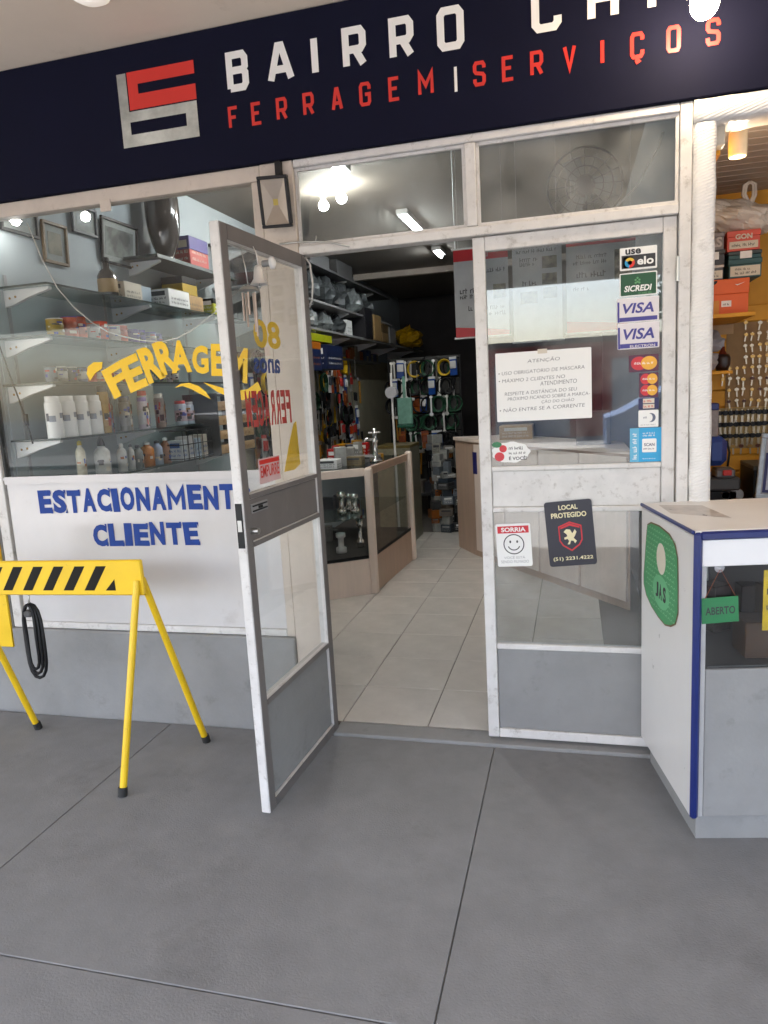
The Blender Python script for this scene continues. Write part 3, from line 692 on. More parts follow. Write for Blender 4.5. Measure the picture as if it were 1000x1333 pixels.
SNV = mat('sticker_navy_red', (.09, .02, .05), .5)
card('card_sticker', 'larger red and yellow circles card sticker under the VISA ones', .212, 1.580, .321, 1.645, [SNV, MRED, MYEL, WHITE_PRINT], d_mc(0))
card('card_sticker', 'pair of small red and yellow circle marks on one sticker', .250, 1.480, .321, 1.575, [SNV, MRED, MYEL, WHITE_PRINT], d_mc(1))
def d_rede(b, M, wd, h):
    L = .0005; flat(b, M, rect(wd*.22, h*.08, wd*.78, h*.46), 1, L); flat(b, M, rect(wd*.22, h*.54, wd*.78, h*.94), 1, L)
    scribble(b, M, wd*.25, wd*.76, h*.16, h*.2, 2, 2*L, 1); scribble(b, M, wd*.25, wd*.76, h*.62, h*.2, 2, 2*L, 2)
card('card_sticker', 'small navy sticker with two beige lettered bars', .248, 1.434, .323, 1.478, [SNAVY, CREAM, MRED], d_rede)
def d_din(b, M, wd, h):
    L = .0005; flat(b, M, ell(wd*.62, h*.55, h*.27, h*.27, 20), 1, L); flat(b, M, ell(wd*.53, h*.55, h*.2, h*.25, 20), 0, 2*L); scribble(b, M, wd*.25, wd*.5, h*.5, h*.14, 1, 3*L, 3); scribble(b, M, wd*.1, wd*.9, h*.1, h*.08, 2, L, 7)
card('card_sticker', 'white square sticker with a dark crescent disc mark', .248, 1.365, .322, 1.431, [PAPER, mat('slate_print', (.1, .12, .18), .5), INK], d_din)
CY1 = mat('cyan_print', (.02, .33, .62), .4); CY2 = mat('pale_cyan_print', (.12, .42, .62), .4)
def d_cy(b, M, wd, h):
    L = .0005; flat(b, M, rect(0, 0, wd*.28, h), 1, L)
    Mv = M @ Matrix.Translation((wd*.21, h*.08, 0)) @ Matrix.Rotation(R(90), 4, 'Z'); scribble(b, Mv, 0, h*.84, 0, wd*.13, 2, 2*L, 4)
    flat(b, M, rrect(wd*.38, h*.28, wd*.82, h*.68, .004), 2, L)
    for k in range(2): scribble(b, M, wd*.4, wd*.8, h*(.82-.07*k), h*.05, 2, L, 8+k)
    text(b, 'SCAN', M, wd*.44, h*.46, h*.09, wd*.32, 3, .02, lift=2*L); scribble(b, M, wd*.42, wd*.78, h*.36, h*.05, 3, 2*L, 12); scribble(b, M, wd*.4, wd*.8, h*.08, h*.03, 2, L, 13)
card('payment_sticker', 'bright cyan payment sticker at the lower right of the door glass', .216, 1.228, .337, 1.362, [CY1, CY2, PAPER, SNAVY], d_cy)
def d_note(b, M, wd, h):
    L = .0005
    rows = [('ATENÇÃO', .34, .855, .34, .07), ('• USO OBRIGATÓRIO DE MÁSCARA', .03, .71, .9, .062), ('• MÁXIMO 2 CLIENTES NO', .03, .60, .70, .062), ('ATENDIMENTO', .47, .53, .38, .058),
            ('RESPEITE A DISTÂNCIA DO SEU', .09, .41, .76, .062), ('PRÓXIMO FICANDO SOBRE A MARCA-', .12, .335, .86, .06), ('ÇÃO DO CHÃO', .48, .265, .34, .06), ('• NÃO ENTRE SE A CORRENTE', .03, .17, .90, .062)]
    for s, x, z, ww, hh in rows: text(b, s, M, wd*x, h*(z-.03), h*hh, wd*ww, 1, -.012, .12, lift=L, rot=R(1.2))
    for q in (rect(wd*.45, h-.012, wd*.55, h+.006),): flat(b, M, q, 2, L*1.5)
card('paper_notice', 'white handwritten ATENÇÃO notice about masks taped on the door glass', -.304, 1.410, .072, 1.687, [PAPER, mat('grey_marker', (.07, .07, .085), .7, var=0), CREAM], d_note, 'notice', tilt=.2)
def d_speech(b, M, wd, h):
    L = .0005; text(b, 'É VOCÊ?', M, wd*.45, h*.12, h*.2, wd*.48, 1, .02, lift=L)
    scribble(b, M, wd*.45, wd*.9, h*.62, h*.15, 1, L, 3); scribble(b, M, wd*.45, wd*.92, h*.4, h*.12, 1, L, 4)
    flat(b, M, ell(wd*.2, h*.3, wd*.13, h*.22, 16), 2, L); flat(b, M, ell(wd*.3, h*.68, wd*.1, h*.18, 16), 2, L); flat(b, M, ell(wd*.14, h*.88, wd*.13, h*.14, 16), 3, L)
b_ = MB(); M_ = FR((-.330, STK, 1.240)); wd_, h_ = .156, .086
pts = []
for i in range(40):
    t = 2*math.pi*i/40; k = 1+.045*math.sin(9*t+1); pts.append((wd_/2+wd_*.5*k*math.cos(t), h_/2+h_*.5*k*math.sin(t)))
b_.prism(pts, -.001, 0, 0, M_); d_speech(b_, M_, wd_, h_)
b_.build('cloud_sticker', [PAPER, INKD, MRED, GREEN], label='white cloud shaped sticker with red marks at the lower left of the door glass', cat='sticker')
def d_smile(b, M, wd, h):
    L = .0005; flat(b, M, rect(.008, h*.78, wd-.008, h-.01), 1, L); text(b, 'SORRIA', M, wd*.16, h*.81, h*.105, wd*.7, 0, .03, lift=2*L)
    cx, cy_, r = wd*.5, h*.52, wd*.30; ring(b, M, cx, cy_, r*.9, r, 2, L); ring(b, M, cx, cy_, r*.52, r*.62, 2, L, 14, 200, 340)
    for s in (-1, 1): flat(b, M, ell(cx+s*r*.33, cy_+r*.25, r*.09, r*.14, 12), 2, L)
    text(b, 'VOCÊ ESTÁ', M, wd*.2, h*.18, h*.07, wd*.6, 3, 0, lift=L); text(b, 'SENDO FILMADO', M, wd*.1, h*.08, h*.065, wd*.8, 3, 0, lift=L)
    ring(b, M, 0, 0, 0, 0, 2, L, 3)
card('smile_sticker', 'white SORRIA sign with a smiling face on the lower door glass', -.322, .797, -.176, .982, [PAPER, MRED, INKD, INK], d_smile, 'sign', tilt=2.2, r=.008)
CRM = mat('cream_print', (.75, .68, .42), .5)
def d_local(b, M, wd, h):
    L = .0006; text(b, 'LOCAL', M, wd*.30, h*.865, h*.075, wd*.40, 1, .03, lift=L); text(b, 'PROTEGIDO', M, wd*.13, h*.745, h*.08, wd*.74, 1, .03, lift=L)
    text(b, '(51) 2231.4222', M, wd*.09, h*.075, h*.07, wd*.84, 1, .02, lift=L)
    sh = [(.28, .60), (.5, .66), (.72, .60), (.72, .40), (.66, .33), (.5, .25), (.34, .33), (.28, .40)]
    for k, (mi, sc) in enumerate(((2, 1.12), (0, 1.0))): flat(b, M, [(wd*(.5+(x-.5)*sc), h*(.46+(y-.46)*sc)) for x, y in sh], mi, L*(1+k))
    arc = [(.3, .60), (.5, .655), (.7, .60), (.7, .575), (.5, .62), (.3, .575)]; flat(b, M, [(wd*x, h*y) for x, y in arc], 2, L*3)
    lion = [(.36, .53), (.42, .57), (.5, .56), (.54, .50), (.60, .56), (.63, .52), (.59, .46), (.56, .43), (.62, .38), (.58, .345), (.55, .385), (.5, .39), (.47, .335), (.42, .335), (.46, .385), (.43, .42), (.37, .41), (.36, .44), (.43, .46), (.42, .49)]
    flat(b, M, [(wd*x, h*y) for x, y in lion], 1, L*4)
card('security_sign', 'black LOCAL PROTEGIDO security sign with a gold lion shield hung on the lower door', -.112, .806, .078, 1.079, [mat('black_card', (.018, .018, .03), .4), CRM, MRED], d_local, 'sign', tilt=4.6, y=-.021, r=.012, th=.003)

# ------------------------------------------------------------------ left display: wall, shelves, goods
lw = bpy.data.objects['left_wall']
for k, y in enumerate((.05, .98, 1.9, 2.8)):                       # joints of the wall panels
    boxp('wall_panel', WALLB, lw, (-2.789, .075+.915*k, .02), (-2.781, .075+.915*(k+1)-.008, 3.05), .002)
XW = -2.78
def shelf(z, y0, y1, x1, label, brk, m=CLEAR2, th=.008):
    t = thing('wall_shelf', label, 'shelf', ((XW+x1)/2, (y0+y1)/2, z-.09))
    boxp('board', m, t, (XW+.003, y0, z-th), (x1, y1, z), .001)
    boxp('board_edge', mat('dark_glass_edge', (.02, .035, .03), .3), t, (x1+.0005, y0-.004, z-th-.001), (x1+.005, y1, z+.001), 0)
    boxp('board_edge', mat('dark_glass_edge', (.02, .035, .03), .3), t, (XW+.003, y0-.0045, z-th-.001), (x1, y0-.0005, z+.001), 0)
    for yb in brk:
        o = None
        b = MB(); poly = [(XW+.001, z-th-.002), (x1-.03, z-th-.002), (x1-.03, z-th-.014), (XW+.14, z-th-.045), (XW+.05, z-th-.075), (XW+.001, z-th-.085)]
        b.prism([(x, zz) for x, zz in poly], -.012, .012, 0, FR((0, yb, 0)))
        o = b.build('bracket', WHITEP, t)
        b = MB()
        for xx, zz in ((XW+.035, z-.05), (XW+.07, z-.045)): b.cyl((xx, yb-.0125, zz), (xx, yb-.015, zz), .006, n=8)
        b.build('screw', BRASS, o)
    return t
shelf(2.18, .10, 2.3, -2.48, 'top glass shelf on white brackets behind the display window', (.16, 1.05, 1.9))
shelf(1.93, .08, 2.3, -2.48, 'second glass shelf from the top, holding the row of paint cans', (.12, .95, 1.9))
shelf(1.70, .06, 2.3, -2.48, 'third glass shelf from the top, holding small tins', (.10, .95, 1.9))
shelf(1.42, .06, 2.3, -2.48, 'fourth glass shelf from the top, holding spray cans', (.10, .95, 1.9))
shelf(1.19, .06, 2.3, -2.48, 'lowest glass shelf, holding bottles just above the white panel', (.12, .95, 1.9))
for x, y in ((-2.775, .17), (-2.775, .97), (-2.775, 1.92)):
    boxp('shelf_rail', mat('wall_rail', (.3, .31, .31), .5), lw, (-2.7805, y-.01, 1.0), (-2.7765, y+.01, 2.25), 0)

def pic(label, y0, z0, y1, z1, fm, m, tilt=4):
    t = thing('framed_picture', label, 'picture', (-2.775, (y0+y1)/2, z0))
    M = FR((-2.774, y0, z0), (0, 1, 0), (0, 0, 1)) @ Matrix.Rotation(R(tilt), 4, 'X')
    wd, h = y1-y0, z1-z0; b = MB(); e = .016
    for q in ((0, 0, wd, e), (0, h-e, wd, h), (0, e+.0005, e, h-e-.0005), (wd-e, e+.0005, wd, h-e-.0005)): b.box((q[0], q[1], .002), (q[2], q[3], .02), 0, .002, M)
    b.build('frame', fm, t)
    b = MB(); b.box((e, e, .003), (wd-e, h-e, .007), 0, 0, M); b.box((e+.03, e+.035, .0072), (wd-e-.03, h-e-.035, .0085), 1, 0, M); b.build('print', [mat('mount_card', (.36, .38, .37), .6), m], t)
    b = MB(); b.box((e, e, .011), (wd-e, h-e, .0125), 0, 0, M); b.build('glazing', CLEAR, t)
PH1 = tint_card('old_photo_print', (.04, .045, .045), (.24, .26, .25), 9); PH2 = tint_card('sepia_document_print', (.28, .24, .17), (.16, .14, .1), 14); PH3 = tint_card('pale_photo_print', (.3, .33, .35), (.4, .44, .46), 4)
pic('black framed old street photograph tilted on the wall, biggest of the pictures', .97, 2.44, 1.35, 2.71, BLACK, PH1, 6)
pic('narrow brown framed document on the display wall', .46, 2.36, .66, 2.58, mat('brown_frame', (.16, .11, .06), .5), PH2, 3)
pic('dark framed pale picture just left of the black framed photograph', .73, 2.57, .955, 2.73, mat('grey_frame', (.09, .1, .11), .5), PH3, 3)
pic('dark framed picture at the far upper left corner of the display', .17, 2.47, .44, 2.63, mat('black_frame', (.03, .03, .03), .5), PH3, 3)

# upper dark shelf with vase and box
t = shelf(2.50, 1.2, 2.3, -2.52, 'short upper shelf of dark board carrying the smoked vase', (1.28, 2.1), DGREY, .02)
one(lambda b: b.lathe((-2.63, 1.50, 2.502), [(.001, 0), (.06, 0), (.07, .01), (.048, .025), (.058, .045), (.085, .11), (.105, .20), (.112, .30), (.11, .40), (.098, .46), (.09, .455), (.001, .44)], 28), 'vase', BROWNG, label='big smoked brown glass vase on the upper dark shelf', cat='vase')
def pack(name, label, a, b_, m1, m2=None, split=.5, cat='box', group=None, rz=0, scr=None, seed=0):
    cx, cyy = (a[0]+b_[0])/2, (a[1]+b_[1])/2; dx, dy, dz = b_[0]-a[0], b_[1]-a[1], b_[2]-a[2]
    M = Matrix.Translation((cx, cyy, a[2])) @ Matrix.Rotation(R(rz), 4, 'Z'); b = MB()
    b.box((-dx/2, -dy/2, 0), (dx/2, dy/2, dz*split if m2 else dz), 0, .003, M)
    if m2: b.box((-dx/2-.0012, -dy/2-.0012, dz*split+.0006), (dx/2+.0012, dy/2+.0012, dz), 1, .003, M)
    ms = [m1, m2 or m1]
    if scr:
        ms.append(scr); Ms = M @ FR((-dx/2, -dy/2-.0018, 0)); Mx = M @ FR((dx/2+.0018, -dy/2, 0), (0, 1, 0), (0, 0, 1))
        for k in range(2):
            scribble(b, Ms, dx*.1, dx*.9, dz*(.2+.22*k), min(.02, dz*.13), 2, 0, seed+k); scribble(b, Mx, dy*.1, dy*.9, dz*(.2+.22*k), min(.02, dz*.13), 2, 0, seed+5+k)
        flat(b, Ms, rect(dx*.15, dz*.62, dx*.85, dz*.86), 2, 0)
    return b.build(name, ms, label=label, cat=cat, group=group)
VIO = mat('violet_carton', (.06, .05, .2), .5); REDC = mat('red_carton', (.4, .06, .05), .5)
pack('carton', 'blue and red carton on the upper shelf beside the vase', (-2.66, 1.66, 2.502), (-2.54, 1.92, 2.70), REDC, VIO, .55, scr=CREAM)
pack('carton', 'pale box of fittings on the top glass shelf right of the dark bottle', (-2.70, .84, 2.181), (-2.54, 1.02, 2.29), CREAM, None, scr=DGREY, seed=3)
pack('carton', 'light blue box standing behind the pale box', (-2.72, 1.06, 2.181), (-2.6, 1.22, 2.30), mat('light_blue_card', (.36, .44, .5), .6), None, scr=None)
pack('carton', 'low white carton with small print on the top glass shelf', (-2.68, 1.26, 2.181), (-2.5, 1.52, 2.30), PAPER, mat('olive_card', (.3, .26, .08), .6), .97, scr=DGREY, seed=9)
pack('carton', 'yellow and black carton farther along the top glass shelf', (-2.72, 1.55, 2.30), (-2.56, 1.75, 2.42), mat('mustard_card', (.4, .27, .03), .6), BLACK, .6)
pack('carton', 'bright yellow green packet at the end of the top glass shelf', (-2.62, 1.86, 2.181), (-2.5, 2.0, 2.30), mat('lime_card', (.4, .42, .03), .6), BLACK, .7, scr=PAPER)
pack('carton', 'brown carton base under the yellow and black carton', (-2.72, 1.56, 2.181), (-2.55, 1.8, 2.298), WOODT, None, scr=DGREY)
def bottle(name, label, x, y, z, prof, m, extra=None, cat='bottle', group=None):
    t = thing(name, label, cat, (x, y, z), group)
    one(lambda b: b.lathe((x, y, z), prof, 16), 'body', m, parent=t)
    if cat == 'bottle' and name == 'glue_bottle': wrap_print(t, x, y, z, max(p[0] for p in prof), max(p[1] for p in prof), int(y*1000), [INKD, CREAM, lab((.1, .13, .3)), lab((.35, .15, .05))], .12, .62, 6)
    if extra:
        for n, pr, mm in extra: one(lambda b: b.lathe((x, y, z), pr, 16), n, mm, parent=t)
    return t
bottle('dark_bottle', 'dark brown bottle with a tall neck on the top glass shelf', -2.58, .74, 2.181, [(.001, 0), (.05, 0), (.055, .02), (.055, .12), (.04, .15), (.02, .165), (.018, .20), (.001, .20)], BROWNG,
       [('label_band', [(.0555, .03), (.0562, .035), (.0562, .10), (.0555, .105)], mat('gold_label', (.3, .2, .08), .5)), ('cap', [(.02, .2005), (.022, .205), (.022, .225), (.001, .228)], BLACK)])

# paint cans and tins: each its own
LABC = {}
def lab(c): 
    k = 'label_%d_%d_%d' % tuple(int(x*100) for x in c)
    g = sum(c)/3; c = tuple(min(.9, max(.003, g+(x-g)*1.5))*(.85 if g < .45 else 1) for x in c)
    return mat(k, c, .4, var=.2, scale=26)
def wrap_print(parent, x, y, z, r, h, seed, mats, z0=.18, z1=.78, n=7):
    """printed patches curved round a can or bottle"""
    rg = random.Random(seed); b = MB()
    for q in range(n):
        a0 = rg.uniform(-1.9, .9); a1 = a0+rg.uniform(.25, .9); zz0 = rg.uniform(z0, z1-.1); zz1 = min(z1, zz0+rg.uniform(.05, .2)); rr = r*1.012+.0003*q; mi = rg.randrange(len(mats)); k = 4
        vs = []
        for i in range(k+1):
            a = a0+(a1-a0)*i/k
            for zz in (zz0, zz1): vs.append((x+rr*math.cos(a), y+rr*math.sin(a), z+h*zz))
        b.add(vs, [(2*i, 2*i+2, 2*i+3, 2*i+1) for i in range(k)], mi, True)
    b.build('print', mats, parent, kind='stuff')
def can(x, y, z, r, h, body, lid, name, label, cat, group, band=None):
    t = thing(name, label, cat, (x, y, z), group)
    one(lambda b: b.lathe((x, y, z), [(.001, 0), (r, 0), (r, .003), (r*.98, .006), (r*.98, h-.006), (r, h-.003), (r, h)], 16), 'body', body, parent=t)
    one(lambda b: b.lathe((x, y, z), [(r, h+.0004), (r*1.02, h+.003), (r*.9, h+.005), (r*.82, h+.002), (.001, h+.002)], 16), 'lid', lid, parent=t)
    if band: one(lambda b: b.lathe((x, y, z), [(r*.985, h*.25), (r*1.0, h*.26), (r*1.0, h*.74), (r*.985, h*.75)], 16), 'label_band', band, parent=t)
    wrap_print(t, x, y, z, r, h, int(y*1000), [CREAM, INKD, body, lab((.35, .08, .05)), lab((.06, .06, .22))], .1, .9, 8)
    return t
ORD = ['leftmost', 'second from left', 'third from left', 'fourth from left', 'fifth from left', 'sixth from left', 'seventh from left', 'eighth from left', 'ninth from left', 'tenth from left', 'eleventh from left', 'twelfth from left', 'thirteenth from left', 'fourteenth from left', 'fifteenth from left', 'sixteenth from left']
rows = [((.28, .20, .02), (.7, .7, .68), 'black and yellow', .085, 0), ((.38, .1, .05), (.06, .05, .2), 'orange with a violet lid', .10, 1), ((.45, .12, .06), (.4, .1, .05), 'salmon', .085, 0), ((.36, .36, .36), (.42, .12, .06), 'grey with an orange lid', .08, 0), ((.5, .1, .04), (.42, .09, .04), 'bright orange', .10, 0), ((.42, .4, .38), (.4, .08, .04), 'pale with a red lid', .085, 0), ((.45, .1, .06), (.5, .12, .05), 'red orange', .09, 0), ((.08, .05, .18), (.07, .05, .2), 'dark violet', .075, 0), ((.1, .08, .25), (.06, .06, .12), 'violet', .08, 0), ((.2, .2, .3), (.1, .08, .3), 'blue grey', .07, 0), ((.1, .1, .22), (.2, .2, .3), 'deep blue', .07, 0), ((.05, .08, .05), (.04, .05, .04), 'small dark green', .055, 0)]
y = .21
for i, (c1, c2, nm, h, _) in enumerate(rows):
    can(-2.55+(i % 2)*.015, y, 1.9305, .042, h, lab(c1), lab(c2), 'paint_can', '%s paint can, %s on the second glass shelf' % (nm, ORD[i]), 'can', 'paint cans on the second shelf', lab((.42, .40, .38)) if i in (3, 5, 9) else lab(tuple(x*.75+.04 for x in c1)))
    y += .092
    if i == 3: can(-2.64, y-.06, 1.9305, .04, .13, lab((.35, .1, .06)), lab((.1, .08, .2)), 'paint_can', 'taller paint can standing behind the row on the second glass shelf', 'can', 'paint cans on the second shelf')
tc_ = [(.16, .18, .2), (.12, .12, .11), (.05, .06, .06), (.13, .15, .22), (.42, .12, .1), (.3, .2, .15), (.42, .1, .08), (.4, .4, .38), (.4, .1, .1), (.3, .32, .3), (.12, .22, .2), (.3, .3, .32), (.1, .18, .16), (.2, .25, .2), (.3, .3, .3), (.12, .2, .15)]
y = .13
for i, c1 in enumerate(tc_):
    can(-2.545, y, 1.7005, .03, .075, lab(c1), lab((.55, .55, .53)) if i % 3 else lab((.1, .1, .1)), 'small_tin', 'small tin, %s in the row on the third glass shelf' % ORD[i], 'tin', 'small tins on the third shelf', lab((.5, .5, .48)) if i % 2 else None)
    y += .078
def spray(x, y, z, r, h, body, cap, label, grp, band=None, nozzle=True):
    t = thing('spray_can', label, 'spray can', (x, y, z), grp)
    one(lambda b: b.lathe((x, y, z), [(.001, 0), (r, 0), (r*1.02, .004), (r, .008), (r, h*.82), (r*.9, h*.87), (r*.86, h*.875)], 16), 'body', body, parent=t)
    one(lambda b: b.lathe((x, y, z), [(r*.87, h*.8755), (r*.87, h), (r*.8, h*1.005), (.001, h*1.005)] if nozzle else [(r*.3, h*.876), (r*.3, h), (.001, h)], 14), 'cap', cap, parent=t)
    if body is WHITEP: wrap_print(t, x, y, z, r*1.02, h, 5, [lab((.3, .32, .36)), lab((.1, .1, .12))], .38, .6, 5)
    else:
        if band: one(lambda b: b.lathe((x, y, z), [(r*1.001, h*.15), (r*1.015, h*.16), (r*1.015, h*.6), (r*1.001, h*.61)], 16), 'label_band', band, parent=t)
        wrap_print(t, x, y, z, r*1.02, h, int(y*1000), [CREAM, INKD, lab((.25, .16, .07)), lab((.3, .08, .06)), lab((.1, .12, .3)), INKD], .06, .8, 11)
    return t
y = .03+.06
for i in range(4):
    spray(-2.54, .105+.107*i, 1.4205, .04, .21, WHITEP, WHITEP, 'white spray can, %s of the four on the fourth glass shelf' % ORD[i], 'white spray cans', lab((.62, .62, .62)))
sp = [((.32, .22, .1), (.05, .05, .05), .26, 'tan with a black cap'), ((.12, .12, .13), (.05, .05, .05), .24, 'slim black'), ((.25, .08, .07), (.04, .04, .04), .19, 'short with a red label'), ((.2, .2, .19), (.06, .06, .06), .19, 'dark grey'), ((.22, .2, .16), (.1, .12, .2), .2, 'olive with a blue cap'), ((.45, .42, .38), (.3, .28, .25), .2, 'beige'), ((.48, .45, .5), (.25, .2, .4), .19, 'lilac'), ((.5, .5, .52), (.5, .08, .08), .23, 'white with a red cap'), ((.28, .28, .27), (.6, .6, .58), .21, 'grey with a white cap'), ((.25, .24, .22), (.55, .55, .5), .21, 'brownish with a white cap'), ((.2, .2, .18), (.08, .08, .08), .2, 'dark olive'), ((.16, .16, .16), (.06, .06, .06), .2, 'charcoal')]
y = .50
for i, (c1, c2, h, nm) in enumerate(sp):
    spray(-2.53-(i % 3)*.035, y, 1.4205, .031, h, lab(c1), lab(c2), '%s spray can among the mixed cans on the fourth shelf' % nm, 'assorted spray cans', lab(tuple(min(.5, x*1.2+.02) for x in c1)))
    y += .062
for i, (yy, h) in enumerate(((1.36, .16), (1.46, .15))):
    spray(-2.56, yy, 1.4205, .04, h, lab((.45, .5, .55)), REDP if i == 0 else lab((.4, .42, .45)), 'pale blue can%s at the end of the fourth glass shelf' % (' with a red lid' if i == 0 else ''), 'pale blue cans', lab((.5, .42, .45)))
bt = [(.27, .19, .025, (.6, .57, .48), 'tall ivory tube', 'yellow'), (.45, .17, .043, (.62, .62, .6), 'white glue bottle with a black pointed nozzle', 'black'), (.63, .15, .027, (.62, .62, .6), 'slim white bottle', 'white'), (.72, .14, .02, (.55, .55, .53), 'thin white tube', 'dark'), (.79, .13, .03, (.2, .21, .2), 'dark jar', 'dark'), (.89, .14, .042, (.45, .2, .05), 'amber bottle', 'white'), (1.0, .14, .033, (.4, .45, .55), 'white and blue bottle', 'dark'), (1.1, .15, .033, (.42, .25, .18), 'brownish bottle', 'white'), (1.2, .13, .03, (.3, .32, .33), 'grey bottle', 'dark'), (1.32, .12, .03, (.5, .5, .5), 'pale bottle', 'white')]
for y, h, r, c, nm, cp in bt:
    bottle('glue_bottle', nm+' on the lowest shelf behind the window', -2.54, y, 1.1905, [(.001, 0), (r, 0), (r, h*.75), (r*.75, h*.85), (r*.45, h*.9), (r*.45, h*.95)], lab(c),
           [('cap', [(r*.5, h*.951), (r*.45, h*1.05), (r*.15, h*1.3 if cp == 'black' else h*1.08), (.001, h*1.3 if cp == 'black' else h*1.085)], {'black': BLACK, 'yellow': lab((.5, .4, .1)), 'white': WHITEP, 'dark': DGREY}[cp])], group='bottles on the lowest shelf')
t = thing('display_spot', 'small round lit spot at the upper left corner of the display window', 'lamp', (-2.66, .16, 2.48))
one(lambda b: b.cyl((-2.66, .16, 2.53), (-2.66, .16, 3.102), .008, n=8).lathe((-2.66, .16, 2.495), [(.034, 0), (.03, .03), (.012, .05), (.001, .05)], 16), 'lamp_shade', CHROME, parent=t)
one(lambda b: b.sphere((-2.66, .16, 2.496), .022, 12, 8), 'bulb', lampmat('lit_small_bulb', (1, .97, .92), 6), parent=t)
pl_ = bpy.data.lights.new('spot_light', 'POINT'); pl_.energy = .08; pl_.color = (1, .97, .93); pl_.shadow_soft_size = .03
lo = bpy.data.objects.new('spot_light', pl_); COL.objects.link(lo); lo.parent = t; lo.location = (0, 0, -.035)
# tan drawer rack at the right of the display
t = thing('drawer_rack', 'dark rack of four tan sloping trays behind the display glass', 'rack', (-2.40, 1.55, 1.19))
boxp('side_panel', DGREY, t, (-2.62, 1.50, 1.19), (-2.36, 1.515, 1.62)); boxp('side_panel', DGREY, t, (-2.62, 2.06, 1.19), (-2.36, 2.075, 1.60)); boxp('top', DGREY, t, (-2.62, 1.5155, 1.60), (-2.42, 2.0595, 1.615))
for k in range(4):
    z = 1.20+.10*k; b = MB(); b.prism([(-2.6, z), (-2.38, z), (-2.34, z+.055), (-2.37, z+.06), (-2.6, z+.07)], -2.055, -1.518, 0, FR((0, 0, 0))) if False else None
    b = MB(); b.box((-2.60, 1.517, z), (-2.38, 2.058, z+.012), 0, .002); b.box((-2.379, 1.517, z), (-2.36, 2.058, z+.062), 0, .003); b.build('tray', WOODT, t)
    b = MB(); scribble(b, FR((-2.3592, 1.53, z+.015), (0, 1, 0), (0, 0, 1)), .04, .48, 0, .025, 0, 0, 20+k); b.build('tray_print', lab((.2, .1, .04)), t)
    b = MB(); rg = random.Random(k)
    for q in range(14): b.box((-2.58+.19*rg.random(), 1.53+.46*rg.random(), z+.0125), (-2.55+.19*rg.random(), 1.56+.46*rg.random(), z+.04+.02*rg.random()), 0, 0)
    b.build('hardware', STEEL, t, kind='stuff')
# wire basket on the lowest shelf and a few loose things
t = thing('wire_basket', 'black wire basket on the lowest shelf left of the tan rack', 'basket', (-2.45, 1.3, 1.2))
b = MB()
for z in (1.21, 1.30, 1.39): b.tube([(-2.56, 1.08, z), (-2.40, 1.08, z), (-2.40, 1.46, z), (-2.56, 1.46, z), (-2.56, 1.08, z)], .0032, 5)
for k in range(7): b.tube([(-2.40, 1.08+.0633*k, 1.20), (-2.40, 1.08+.0633*k, 1.39)], .0025, 5)
b.build('wire_mesh', BLACK, t)
for i, y in enumerate((1.13, 1.22, 1.31, 1.40)):
    pack('small_carton', 'small pale carton, %s in the black wire basket' % ORD[i], (-2.52, y-.035, 1.2), (-2.42, y+.035, 1.33+.02*(i % 2)), lab([(.45, .48, .5), (.5, .5, .5), (.4, .45, .5), (.5, .47, .42)][i]), None, scr=lab((.1, .15, .3)), seed=i, group='cartons in the wire basket')
one(lambda b: b.tube([(-2.489, .03, 2.442), (-2.43, .03, 2.27), (-2.365, .03, 2.132), (-2.285, .03, 2.035), (-2.198, .03, 1.959), (-2.12, .03, 1.912), (-2.041, .03, 1.884), (-1.94, .03, 1.858), (-1.842, .03, 1.845), (-1.76, .03, 1.856), (-1.679, .03, 1.885), (-1.61, .03, 1.925), (-1.547, .03, 1.959), (-1.40, .03, 2.06)], .0028, 5), 'draped_string', ROPE, label='thin pale cord sagging across the inside of the display window', cat='cord')
one(lambda b: b.tube([(-2.765, .05, 1.92), (-2.749, .05, 1.855), (-2.715, .05, 1.72), (-2.686, .05, 1.624), (-2.651, .05, 1.469), (-2.64, .05, 1.40)], .004, 5).box((-2.67, .042, 1.49), (-2.65, .058, 1.55), 0, .003), 'power_cable', RUBBER, label='dark cable with an inline switch at the left of the display window', cat='cable')

# ------------------------------------------------------------------ shop interior seen through the open door
def tube_light(x, y, z, L, lab_, grp='fluorescent lamps on the shop ceiling'):
    t = thing('tube_lamp', lab_, 'lamp', (x, y, z), grp)
    boxp('housing', WHITEP, t, (x-.05, y-L/2, z+.03), (x+.05, y+L/2, 3.102))
    one(lambda b: b.cyl((x, y-L/2+.03, z+.012), (x, y+L/2-.03, z+.012), .014, n=12), 'tube', TUBEN if y < 2 else TUBE, parent=t)
tube_light(-1.50, 1.75, 3.03, .5, 'nearest lit tube lamp, seen through the left transom pane')
tube_light(-1.40, 3.75, 3.03, .9, 'middle lit tube lamp, seen just under the transom rail')
tube_light(-1.42, 5.2, 3.03, .35, 'farthest lit tube lamp over the shop aisle')
for i, (x, y) in enumerate(((-1.83, 2.5), (-1.64, 2.36))):
    t = thing('bulb_lamp', '%s of the two lit round bulbs seen through the left transom pane' % ('left' if i == 0 else 'right'), 'lamp', (x, y, 2.97), 'round bulbs on the shop ceiling')
    one(lambda b: b.cyl((x, y, 3.035), (x, y, 3.102), .02), 'socket', WHITEP, parent=t); one(lambda b: b.sphere((x, y, 2.997), .038, 14, 10), 'bulb', BULB, parent=t)
t = thing('wall_fan', 'dark wire cage fan seen through the right transom pane', 'fan', (.08, .5, 2.3))
b = MB()
for r in (.16, .12, .08, .04): b.tube([(.06+r*math.cos(2*math.pi*i/28), .45-.03*(1-r/.16), 2.40+r*math.sin(2*math.pi*i/28)) for i in range(29)], .0028 if r < .16 else .005, 5)
